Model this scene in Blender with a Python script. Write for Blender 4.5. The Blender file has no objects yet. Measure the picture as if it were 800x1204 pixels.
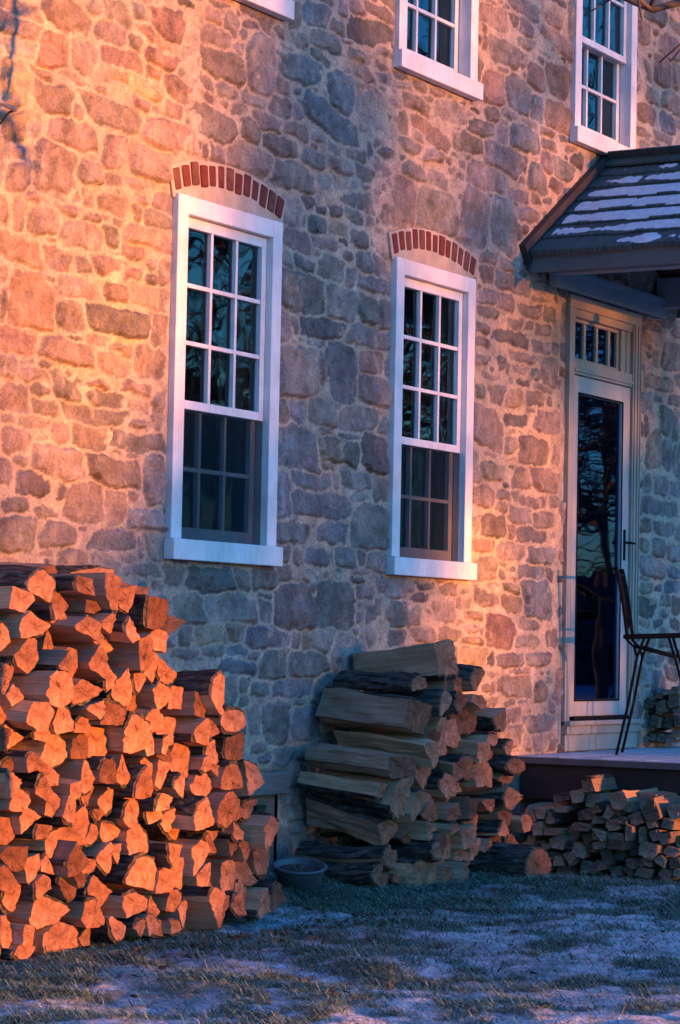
import bpy, math, random
import numpy as np
from mathutils import Vector, Matrix, Euler

random.seed(7)
RNG = np.random.default_rng(11)
S = bpy.context.scene
COL = S.collection
PI = math.pi

# ------------------------------------------------------------------ camera model (the place is measured in metres)
IW, IH, FPX = 800.0, 1204.0, 3000.0
CAM = np.array([0.0, -6.8, 1.2])
YAW, PITCH, ROLL = math.radians(59.55), math.radians(3.04), math.radians(1.1436)
_f0 = np.array([math.sin(YAW), math.cos(YAW), 0]); _r0 = np.array([math.cos(YAW), -math.sin(YAW), 0]); _u0 = np.array([0, 0, 1.0])
FW = _f0 * math.cos(PITCH) + _u0 * math.sin(PITCH)
_up = _u0 * math.cos(PITCH) - _f0 * math.sin(PITCH)
RT = _r0 * math.cos(ROLL) + _up * math.sin(ROLL)
UP = _up * math.cos(ROLL) - _r0 * math.sin(ROLL)

def ray(x, y):
    return FW + RT * ((x - IW / 2) / FPX) - UP * ((y - IH / 2) / FPX)
def on_y(x, y, Y=0.0):
    d = ray(x, y); return CAM + d * ((Y - CAM[1]) / d[1])
def on_x(x, y, X):
    d = ray(x, y); return CAM + d * ((X - CAM[0]) / d[0])
def on_z(x, y, Z):
    d = ray(x, y); return CAM + d * ((Z - CAM[2]) / d[2])

cam = bpy.data.cameras.new('camera'); camo = bpy.data.objects.new('camera', cam); COL.objects.link(camo)
cam.sensor_fit = 'HORIZONTAL'; cam.sensor_width = 36.0; cam.lens = FPX / IW * 36.0
cam.clip_start = 0.1; cam.clip_end = 2000
M = Matrix(((RT[0], UP[0], -FW[0], CAM[0]), (RT[1], UP[1], -FW[1], CAM[1]), (RT[2], UP[2], -FW[2], CAM[2]), (0, 0, 0, 1)))
camo.matrix_world = M
S.camera = camo

# ------------------------------------------------------------------ light
SUN_AZ, SUN_EL = math.radians(6.0), math.radians(3.6)      # azimuth from the wall's normal towards +x
SDIR = Vector((math.sin(SUN_AZ) * math.cos(SUN_EL), -math.cos(SUN_AZ) * math.cos(SUN_EL), math.sin(SUN_EL)))
sl = bpy.data.lights.new('sun', 'SUN'); sl.energy = 2.6; sl.angle = math.radians(0.55); sl.color = (1.0, 0.275, 0.03)
so = bpy.data.objects.new('sun', sl); COL.objects.link(so)
so.rotation_euler = SDIR.to_track_quat('Z', 'Y').to_euler(); so.location = (10, -20, 12)
W = bpy.data.worlds.new('World'); S.world = W; W.use_nodes = True
nt = W.node_tree; bg = nt.nodes['Background']
sky = nt.nodes.new('ShaderNodeTexSky'); sky.sky_type = 'NISHITA'; sky.sun_disc = False
sky.sun_elevation = SUN_EL; sky.sun_rotation = math.atan2(SDIR.x, SDIR.y)
sky.altitude = 200; sky.air_density = 1.3; sky.dust_density = 0.4; sky.ozone_density = 6.0
hs = nt.nodes.new('ShaderNodeMix'); hs.data_type = 'RGBA'; hs.blend_type = 'MULTIPLY'; hs.inputs[0].default_value = 1.0
hs.inputs[7].default_value = (0.75, 1.06, 1.15, 1)
nt.links.new(sky.outputs[0], hs.inputs[6]); nt.links.new(hs.outputs[2], bg.inputs[0]); bg.inputs[1].default_value = 0.15
vs = S.view_settings; vs.view_transform = 'Standard'; vs.look = 'None'; vs.exposure = 2.97; vs.gamma = 1.0; vs.use_curve_mapping = False
S.cycles.use_denoising = True
S.cycles.max_bounces = 8; S.cycles.transparent_max_bounces = 16

# ------------------------------------------------------------------ material helpers
def new_mat(name):
    m = bpy.data.materials.new(name); m.use_nodes = True
    t = m.node_tree; b = t.nodes['Principled BSDF']
    return m, t, b
def N(t, typ, **kw):
    n = t.nodes.new(typ)
    for k, v in kw.items():
        if k.startswith('_'): setattr(n, k[1:], v)
        else: n.inputs[k.replace('__', ' ')].default_value = v
    return n
def L(t, a, b): t.links.new(a, b)
def ramp(t, fac, stops):
    r = t.nodes.new('ShaderNodeValToRGB'); e = r.color_ramp.elements
    while len(e) < len(stops): e.new(0.5)
    for i, (p, c) in enumerate(stops):
        e[i].position = p; e[i].color = (*c, 1) if len(c) == 3 else c
    L(t, fac, r.inputs[0]); return r.outputs[0]
def mixc(t, fac, a, b, mode='MIX'):
    m = t.nodes.new('ShaderNodeMix'); m.data_type = 'RGBA'; m.blend_type = mode
    for i, v in ((0, fac), (6, a), (7, b)):
        if hasattr(v, 'is_output'): L(t, v, m.inputs[i])
        elif i == 0: m.inputs[0].default_value = v
        else: m.inputs[i].default_value = (*v, 1) if len(v) == 3 else v
    return m.outputs[2]
def noise(t, vec, scale, detail=4, rough=0.55, dist=0.0):
    n = t.nodes.new('ShaderNodeTexNoise'); n.inputs['Scale'].default_value = scale; n.inputs['Detail'].default_value = detail
    n.inputs['Roughness'].default_value = rough; n.inputs['Distortion'].default_value = dist
    if vec is not None: L(t, vec, n.inputs['Vector'])
    return n.outputs[0]
def objvec(t, scale=(1, 1, 1), which='Object'):
    tc = t.nodes.new('ShaderNodeTexCoord'); mp = t.nodes.new('ShaderNodeMapping'); mp.inputs['Scale'].default_value = scale
    L(t, tc.outputs[which], mp.inputs['Vector']); return mp.outputs[0]
def bump(t, b, h, strength=0.5, dist=0.01):
    n = t.nodes.new('ShaderNodeBump'); n.inputs['Strength'].default_value = strength; n.inputs['Distance'].default_value = dist
    L(t, h, n.inputs['Height']); L(t, n.outputs[0], b.inputs['Normal'])
def simple(name, c1, c2, scale=6, stretch=(1, 1, 1), rough=0.7, bstr=0.3, bdist=0.004, metallic=0.0, spec=0.3, detail=5):
    m, t, b = new_mat(name); v = objvec(t, stretch)
    n = noise(t, v, scale, detail); L(t, ramp(t, n, [(0.3, c1), (0.7, c2)]), b.inputs['Base Color'])
    b.inputs['Roughness'].default_value = rough; b.inputs['Metallic'].default_value = metallic; b.inputs['Specular IOR Level'].default_value = spec
    bump(t, b, noise(t, v, scale * 3, 6), bstr, bdist); return m

# stone and mortar: colour comes per stone from an attribute, weathered with noise
m_stone, t, b = new_mat('rubble_stone')
v = objvec(t); at = N(t, 'ShaderNodeAttribute', _attribute_name='stone_col')
n1 = noise(t, v, 11, 8, 0.72); n2 = noise(t, v, 75, 5, 0.75); n3 = noise(t, v, 2.2, 3)
c = mixc(t, 1.0, at.outputs['Color'], ramp(t, n1, [(0.28, (0.55, 0.54, 0.55)), (0.5, (1.0, 0.98, 0.96)), (0.72, (1.42, 1.34, 1.26))]), 'MULTIPLY')
c = mixc(t, 1.0, c, ramp(t, n2, [(0.3, (0.62, 0.61, 0.60)), (0.7, (1.3, 1.3, 1.3))]), 'MULTIPLY')
c = mixc(t, 1.0, c, ramp(t, n3, [(0.3, (0.85, 0.86, 0.9)), (0.7, (1.12, 1.1, 1.04))]), 'MULTIPLY')
n4 = noise(t, objvec(t, (1, 1, 1.6)), 14, 5, 0.7); lich = ramp(t, n4, [(0.62, (0, 0, 0)), (0.74, (1, 1, 1))])
c = mixc(t, lich, c, mixc(t, 1.0, c, (0.42, 0.40, 0.36), 'MULTIPLY'))
L(t, c, b.inputs['Base Color']); b.inputs['Roughness'].default_value = 0.92; b.inputs['Specular IOR Level'].default_value = 0.15
hsum = N(t, 'ShaderNodeMath', _operation='ADD'); L(t, n2, hsum.inputs[0]); L(t, n1, hsum.inputs[1]); bump(t, b, hsum.outputs[0], 0.9, 0.014)

m_brick = simple('old_red_brick', (0.09, 0.027, 0.023), (0.15, 0.048, 0.039), 18, rough=0.9, bstr=0.6, spec=0.1)
m_brick2 = simple('grey_red_brick', (0.09, 0.04, 0.034), (0.16, 0.075, 0.06), 18, rough=0.9, bstr=0.6, spec=0.1)
m_mortar = simple('mortar', (0.34, 0.28, 0.22), (0.46, 0.39, 0.31), 10, rough=0.95, bstr=0.6, bdist=0.01, spec=0.1)
def paint(name, col, worn, amt):
    m, t, b = new_mat(name); v = objvec(t); n = noise(t, v, 5, 5); g = noise(t, objvec(t, (30, 30, 2.5)), 3, 4)
    c = mixc(t, ramp(t, n, [(0.35, (0, 0, 0)), (0.75, (amt,) * 3)]), col, tuple(x * 0.74 for x in col)); c = mixc(t, 0.3, c, mixc(t, 1.0, c, ramp(t, g, [(0.35, (0.72, 0.71, 0.69)), (0.6, (1.04, 1.04, 1.04))]), 'MULTIPLY'))
    k = noise(t, v, 38, 4, 0.6); c = mixc(t, ramp(t, k, [(0.70, (0, 0, 0)), (0.78, (1, 1, 1))]), c, worn)
    L(t, c, b.inputs['Base Color']); b.inputs['Roughness'].default_value = 0.5; b.inputs['Specular IOR Level'].default_value = 0.3
    bump(t, b, g, 0.25, 0.003); return m
m_white = paint('white_paint', (0.76, 0.74, 0.73), (0.42, 0.38, 0.33), 1.0)
m_door = paint('cream_paint', (0.36, 0.32, 0.26), (0.28, 0.25, 0.2), 0.8)
m_doorleaf = paint('storm_door_paint', (0.42, 0.40, 0.37), (0.36, 0.34, 0.31), 0.5)
m_porchpaint = paint('porch_paint', (0.20, 0.29, 0.31), (0.14, 0.19, 0.2), 0.8)
m_fascia = paint('fascia_paint', (0.10, 0.125, 0.13), (0.08, 0.09, 0.09), 0.8)
m_shake = simple('weathered_shake', (0.036, 0.056, 0.058), (0.085, 0.122, 0.122), 9, (1, 8, 1), 0.85, 0.7, 0.006)
m_flash = simple('dark_flashing', (0.025, 0.023, 0.024), (0.045, 0.04, 0.04), 5, (1, 1, 1), 0.6, 0.3)
m_snow = simple('snow', (0.52, 0.54, 0.58), (0.70, 0.71, 0.74), 26, rough=0.8, bstr=0.5, bdist=0.006)
m_iron = simple('black_iron', (0.006, 0.006, 0.007), (0.014, 0.013, 0.014), 30, rough=0.7, bstr=0.3, metallic=0.0, spec=0.04)
m_deck = simple('frosted_deck_boards', (0.30, 0.33, 0.36), (0.46, 0.49, 0.52), 7, (1, 1, 1), 0.8, 0.3)
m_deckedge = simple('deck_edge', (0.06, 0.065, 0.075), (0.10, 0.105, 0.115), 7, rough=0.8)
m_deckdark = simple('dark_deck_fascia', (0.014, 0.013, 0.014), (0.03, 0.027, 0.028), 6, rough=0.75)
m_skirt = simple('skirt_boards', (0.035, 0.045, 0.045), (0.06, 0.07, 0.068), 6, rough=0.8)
m_pot = simple('grey_glaze', (0.045, 0.06, 0.075), (0.08, 0.095, 0.11), 8, rough=0.5, bstr=0.15, spec=0.5)
m_soil = simple('pot_soil', (0.02, 0.017, 0.014), (0.05, 0.04, 0.03), 30, rough=1.0)
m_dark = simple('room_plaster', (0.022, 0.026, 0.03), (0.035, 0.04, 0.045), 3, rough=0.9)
m_wood_fl = simple('room_floor', (0.09, 0.05, 0.03), (0.15, 0.09, 0.05), 5, (8, 1, 1), 0.5)
m_curtain = simple('pale_curtain', (0.42, 0.42, 0.40), (0.55, 0.55, 0.52), 9, (1, 1, 1), 0.9, 0.2)
m_oldwood = simple('weathered_lintel', (0.11, 0.105, 0.09), (0.22, 0.20, 0.17), 7, (1, 10, 10), 0.9, 0.8, 0.006)
m_roofhouse = simple('house_roof', (0.05, 0.05, 0.055), (0.09, 0.09, 0.09), 6, rough=0.9)
m_brass = simple('weathered_metal', (0.30, 0.24, 0.2), (0.42, 0.36, 0.3), 20, rough=0.45, metallic=0.4)

def glass(name, tint, wav=0.35, ior=1.5, coat=(1, 1, 1)):
    m, t, b = new_mat(name); t.nodes.remove(b); out = [n for n in t.nodes if n.type == 'OUTPUT_MATERIAL'][0]
    tr = N(t, 'ShaderNodeBsdfTransparent', Color=(*tint, 1)); gl = N(t, 'ShaderNodeBsdfGlossy', Roughness=0.015, Color=(*coat, 1))
    fr = N(t, 'ShaderNodeFresnel', IOR=ior); mx = t.nodes.new('ShaderNodeMixShader')
    bp = N(t, 'ShaderNodeBump', Strength=wav, Distance=0.02); L(t, noise(t, objvec(t), 3.0, 1), bp.inputs['Height'])
    L(t, bp.outputs[0], gl.inputs['Normal'])
    L(t, fr.outputs[0], mx.inputs[0]); L(t, tr.outputs[0], mx.inputs[1]); L(t, gl.outputs[0], mx.inputs[2]); L(t, mx.outputs[0], out.inputs['Surface'])
    return m
m_glass = glass('old_window_glass', (0.80, 0.86, 0.86), 0.10, 1.6, (0.75, 0.95, 1.0))
m_glassdoor = glass('door_glass', (0.55, 0.62, 0.66), 0.035, 1.8, (0.24, 0.44, 0.9))
m_screen, t, b = new_mat('insect_screen'); out = [n for n in t.nodes if n.type == 'OUTPUT_MATERIAL'][0]
tr = N(t, 'ShaderNodeBsdfTransparent'); mx = t.nodes.new('ShaderNodeMixShader'); mx.inputs[0].default_value = 0.40
b.inputs['Specular IOR Level'].default_value = 0.0; b.inputs['Base Color'].default_value = (0.010, 0.022, 0.030, 1); b.inputs['Roughness'].default_value = 0.7
L(t, tr.outputs[0], mx.inputs[1]); L(t, b.outputs[0], mx.inputs[2]); L(t, mx.outputs[0], out.inputs['Surface'])

# firewood
def wood_mats(tag, base_lo, base_hi, end_lo, end_hi):
    m, t, b = new_mat(tag + '_split_face'); v = objvec(t, (60, 2.6, 60)); oi = t.nodes.new('ShaderNodeObjectInfo')
    n = noise(t, v, 1.5, 8, 0.68, 1.2); c = ramp(t, n, [(0.25, base_lo), (0.55, tuple((a + d) / 2 for a, d in zip(base_lo, base_hi))), (0.8, base_hi)])
    big = noise(t, objvec(t, (1, 0.4, 1)), 9, 3); c = mixc(t, 1.0, c, ramp(t, big, [(0.3, (0.68, 0.66, 0.64)), (0.7, (1.15, 1.12, 1.1))]), 'MULTIPLY')
    r = ramp(t, oi.outputs['Random'], [(0, (0.62, 0.62, 0.64)), (0.5, (0.95, 0.92, 0.9)), (1, (1.25, 1.2, 1.1))]); c = mixc(t, 1.0, c, r, 'MULTIPLY')
    L(t, c, b.inputs['Base Color']); b.inputs['Roughness'].default_value = 0.85; b.inputs['Specular IOR Level'].default_value = 0.15; bump(t, b, n, 1.0, 0.014)
    m2, t, b = new_mat(tag + '_end_grain'); v = objvec(t); oi = t.nodes.new('ShaderNodeObjectInfo')
    sx = t.nodes.new('ShaderNodeSeparateXYZ'); L(t, v, sx.inputs[0])
    def mth(op, a, bb=None):
        k = N(t, 'ShaderNodeMath', _operation=op); L(t, a, k.inputs[0])
        if bb is not None:
            if hasattr(bb, 'is_output'): L(t, bb, k.inputs[1])
            else: k.inputs[1].default_value = bb
        return k.outputs[0]
    d = mth('SQRT', mth('ADD', mth('MULTIPLY', sx.outputs[0], sx.outputs[0]), mth('MULTIPLY', sx.outputs[2], sx.outputs[2])))
    wob = noise(t, v, 16, 3); ph = mth('MULTIPLY', mth('ADD', d, mth('MULTIPLY', wob, 0.03)), 480.0)
    ring = mth('ADD', mth('MULTIPLY', mth('SINE', ph), 0.5), 0.5)
    ang = mth('ARCTAN2', sx.outputs[2], sx.outputs[0]); cb = t.nodes.new('ShaderNodeCombineXYZ'); L(t, mth('MULTIPLY', ang, 6.0), cb.inputs[0]); L(t, mth('MULTIPLY', d, 5.0), cb.inputs[1]); L(t, oi.outputs['Random'], cb.inputs[2])
    crack = noise(t, cb.outputs[0], 2.6, 5, 0.75); ck = ramp(t, crack, [(0.33, (0.16, 0.13, 0.11)), (0.41, (1,) * 3)])
    c = ramp(t, noise(t, v, 26, 5, 0.65), [(0.25, end_lo), (0.75, end_hi)])
    c = mixc(t, 0.45, c, mixc(t, 1.0, c, ramp(t, ring, [(0, (0.64, 0.59, 0.54)), (1, (1.1, 1.1, 1.1))]), 'MULTIPLY'))
    c = mixc(t, 0.8, c, mixc(t, 1.0, c, ck, 'MULTIPLY'))
    pn = noise(t, v, 7, 3); c = mixc(t, 1.0, c, ramp(t, pn, [(0.3, (0.72, 0.66, 0.6)), (0.65, (1.1, 1.08, 1.05))]), 'MULTIPLY')
    r = ramp(t, oi.outputs['Random'], [(0, (0.36, 0.34, 0.34)), (0.25, (0.72, 0.66, 0.63)), (0.6, (0.95, 0.93, 0.92)), (1, (1.16, 1.14, 1.12))]); c = mixc(t, 1.0, c, r, 'MULTIPLY')
    L(t, c, b.inputs['Base Color']); b.inputs['Roughness'].default_value = 0.9; b.inputs['Specular IOR Level'].default_value = 0.1
    bump(t, b, mth('ADD', noise(t, v, 90, 4, 0.7), mth('MULTIPLY', crack, 1.5)), 0.7, 0.006)
    return m, m2
m_split, m_end = wood_mats('oak', (0.44, 0.280, 0.178), (0.76, 0.505, 0.325), (0.20, 0.105, 0.062), (0.47, 0.265, 0.17))
m_kside, m_kend = wood_mats('kindling', (0.24, 0.17, 0.11), (0.44, 0.32, 0.21), (0.22, 0.185, 0.15), (0.40, 0.34, 0.27))
m_bark, t, b = new_mat('ridged_bark'); v = objvec(t, (1, 0.16, 1)); n = noise(t, v, 42, 5, 0.6, 0.8); nb = noise(t, objvec(t), 8, 4)
c = ramp(t, n, [(0.34, (0.012, 0.010, 0.009)), (0.5, (0.06, 0.05, 0.042)), (0.7, (0.15, 0.13, 0.11))])
c = mixc(t, 1.0, c, ramp(t, nb, [(0.3, (0.65, 0.65, 0.65)), (0.7, (1.3, 1.3, 1.25))]), 'MULTIPLY')
L(t, c, b.inputs['Base Color']); b.inputs['Roughness'].default_value = 0.95; b.inputs['Specular IOR Level'].default_value = 0.1; bump(t, b, n, 1.0, 0.02)

m_grass, t, b = new_mat('winter_grass'); oi = N(t, 'ShaderNodeAttribute', _attribute_name='blade_col'); L(t, oi.outputs['Color'], b.inputs['Base Color']); b.inputs['Roughness'].default_value = 0.8
m_leafg = simple('evergreen_leaf', (0.02, 0.035, 0.018), (0.045, 0.07, 0.03), 8, rough=0.8)
m_twig = simple('winter_bark', (0.05, 0.04, 0.035), (0.10, 0.085, 0.07), 12, rough=0.95)
m_litter = simple('dead_leaf', (0.045, 0.03, 0.02), (0.12, 0.075, 0.045), 15, rough=0.9)

m_ground, t, b = new_mat('snowy_turf'); v = objvec(t, which='Object')
na = noise(t, v, 1.6, 6, 0.62); nbb = noise(t, v, 20, 7, 0.78); nc = noise(t, v, 45, 4, 0.7)
mk = N(t, 'ShaderNodeAttribute', _attribute_name='snow')
ad = N(t, 'ShaderNodeMath', _operation='ADD'); L(t, mk.outputs['Fac'], ad.inputs[0])
s2 = N(t, 'ShaderNodeMath', _operation='MULTIPLY_ADD'); L(t, nbb, s2.inputs[0]); s2.inputs[1].default_value = 0.9; s2.inputs[2].default_value = -0.45; L(t, s2.outputs[0], ad.inputs[1])
sn = ramp(t, ad.outputs[0], [(0.24, (0, 0, 0)), (0.86, (1, 1, 1))])
turf = ramp(t, nc, [(0.3, (0.036, 0.055, 0.040)), (0.55, (0.085, 0.115, 0.088)), (0.8, (0.17, 0.20, 0.16))])
snow = ramp(t, nc, [(0.3, (0.30, 0.36, 0.38)), (0.65, (0.56, 0.65, 0.70))])
L(t, mixc(t, sn, turf, snow), b.inputs['Base Color']); b.inputs['Roughness'].default_value = 0.9; b.inputs['Specular IOR Level'].default_value = 0.2
bump(t, b, nc, 0.8, 0.02)

# ------------------------------------------------------------------ mesh helpers
class MB:
    def __init__(s): s.v = []; s.f = []; s.m = []
    def add(s, vs, fs, mi=0):
        o = len(s.v); s.v.extend([tuple(map(float, p)) for p in vs]); s.f.extend([tuple(i + o for i in f) for f in fs])
        s.m.extend([mi] * len(fs) if not isinstance(mi, list) else mi)
    def box(s, x0, x1, y0, y1, z0, z1, mi=0):
        vs = [(x, y, z) for x in (x0, x1) for y in (y0, y1) for z in (z0, z1)]
        s.add(vs, [(0, 1, 3, 2), (4, 6, 7, 5), (0, 4, 5, 1), (2, 3, 7, 6), (0, 2, 6, 4), (1, 5, 7, 3)], mi)
    def prism(s, poly, axis_from, axis_to, mi=0, ax='y'):
        n = len(poly); P = []
        for a in (axis_from, axis_to):
            for p in poly:
                P.append((p[0], a, p[1]) if ax == 'y' else (a, p[0], p[1]))
        fs = [tuple(range(n)), tuple(range(2 * n - 1, n - 1, -1))] + [(i, i + n, (i + 1) % n + n, (i + 1) % n) for i in range(n)]
        s.add(P, fs, mi)
    def tube(s, pts, radii, k=6, mi=0, cap=True):
        pts = [Vector(p) for p in pts]; n = len(pts)
        if not hasattr(radii, '__len__'): radii = [radii] * n
        rings = []; ref = Vector((0.13, 0.31, 0.94))
        for i, p in enumerate(pts):
            d = (pts[min(i + 1, n - 1)] - pts[max(i - 1, 0)])
            if d.length < 1e-9: d = Vector((0, 0, 1))
            d.normalize(); a = d.cross(ref)
            if a.length < 1e-3: a = d.cross(Vector((1, 0, 0)))
            a.normalize(); bb = d.cross(a)
            rings.append([p + (a * math.cos(2 * PI * j / k) + bb * math.sin(2 * PI * j / k)) * radii[i] for j in range(k)])
        fs = [(i * k + j, i * k + (j + 1) % k, (i + 1) * k + (j + 1) % k, (i + 1) * k + j) for i in range(n - 1) for j in range(k)]
        if cap: fs += [tuple(range(k - 1, -1, -1)), tuple((n - 1) * k + j for j in range(k))]
        s.add([q for r in rings for q in r], fs, mi)
    def lathe(s, prof, c=(0, 0, 0), k=32, mi=0, mat=None):
        vs = [(c[0] + r * math.cos(2 * PI * j / k), c[1] + r * math.sin(2 * PI * j / k), c[2] + z) for r, z in prof for j in range(k)]
        fs = [(i * k + j, i * k + (j + 1) % k, (i + 1) * k + (j + 1) % k, (i + 1) * k + j) for i in range(len(prof) - 1) for j in range(k)]
        s.add(vs, fs, mi)
    def build(s, name, mats, parent=None, smooth=False, bevel=0.0):
        me = bpy.data.meshes.new(name); me.from_pydata(s.v, [], s.f)
        for m in (mats if isinstance(mats, (list, tuple)) else [mats]): me.materials.append(m)
        me.polygons.foreach_set('material_index', s.m)
        if smooth: me.polygons.foreach_set('use_smooth', [True] * len(me.polygons))
        me.update(); o = bpy.data.objects.new(name, me); COL.objects.link(o)
        if parent is not None: o.parent = parent
        if bevel:
            md = o.modifiers.new('bevel', 'BEVEL'); md.width = bevel; md.segments = 2; md.limit_method = 'ANGLE'
        return o
def tag(o, label=None, cat=None, group=None, kind=None):
    for k, v in (('label', label), ('category', cat), ('group', group), ('kind', kind)):
        if v: o[k] = v
    return o
def empty(name, loc=(0, 0, 0)):
    o = bpy.data.objects.new(name, None); COL.objects.link(o); o.location = loc; o.empty_display_size = 0.1; return o
def mesh_np(name, co, quads, mats, parent=None, smooth=True, tri=False):
    me = bpy.data.meshes.new(name); nv = len(co); nf = len(quads); k = quads.shape[1]
    me.vertices.add(nv); me.vertices.foreach_set('co', co.astype(np.float32).ravel())
    me.loops.add(nf * k); me.loops.foreach_set('vertex_index', quads.astype(np.int32).ravel())
    me.polygons.add(nf); me.polygons.foreach_set('loop_start', np.arange(nf, dtype=np.int32) * k)
    for m in mats: me.materials.append(m)
    if smooth: me.polygons.foreach_set('use_smooth', np.ones(nf, dtype=bool))
    me.update(calc_edges=True); me.validate()
    o = bpy.data.objects.new(name, me); COL.objects.link(o)
    if parent is not None: o.parent = parent
    return o
def put_color(o, name, rgb):
    a = o.data.attributes.new(name, 'FLOAT_COLOR', 'POINT'); c = np.ones((len(rgb), 4), np.float32); c[:, :3] = rgb; a.data.foreach_set('color', c.ravel())
def put_float(o, name, val):
    a = o.data.attributes.new(name, 'FLOAT', 'POINT'); a.data.foreach_set('value', val.astype(np.float32).ravel())

def vnoise(shape, cells, rng):
    """smooth value noise on a grid, cells = (rows, cols) of the lattice"""
    h, w = shape; ch, cw = max(2, int(cells[0])), max(2, int(cells[1]))
    g = rng.random((ch + 2, cw + 2)); y = np.linspace(0, ch, h); x = np.linspace(0, cw, w)
    yi = np.minimum(y.astype(int), ch); xi = np.minimum(x.astype(int), cw); fy = y - yi; fx = x - xi
    fy = fy * fy * (3 - 2 * fy); fx = fx * fx * (3 - 2 * fx)
    a = g[yi][:, xi]; b_ = g[yi][:, xi + 1]; c_ = g[yi + 1][:, xi]; d_ = g[yi + 1][:, xi + 1]
    return (a * (1 - fx) + b_ * fx) * (1 - fy[:, None]) + (c_ * (1 - fx) + d_ * fx) * fy[:, None]

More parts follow.
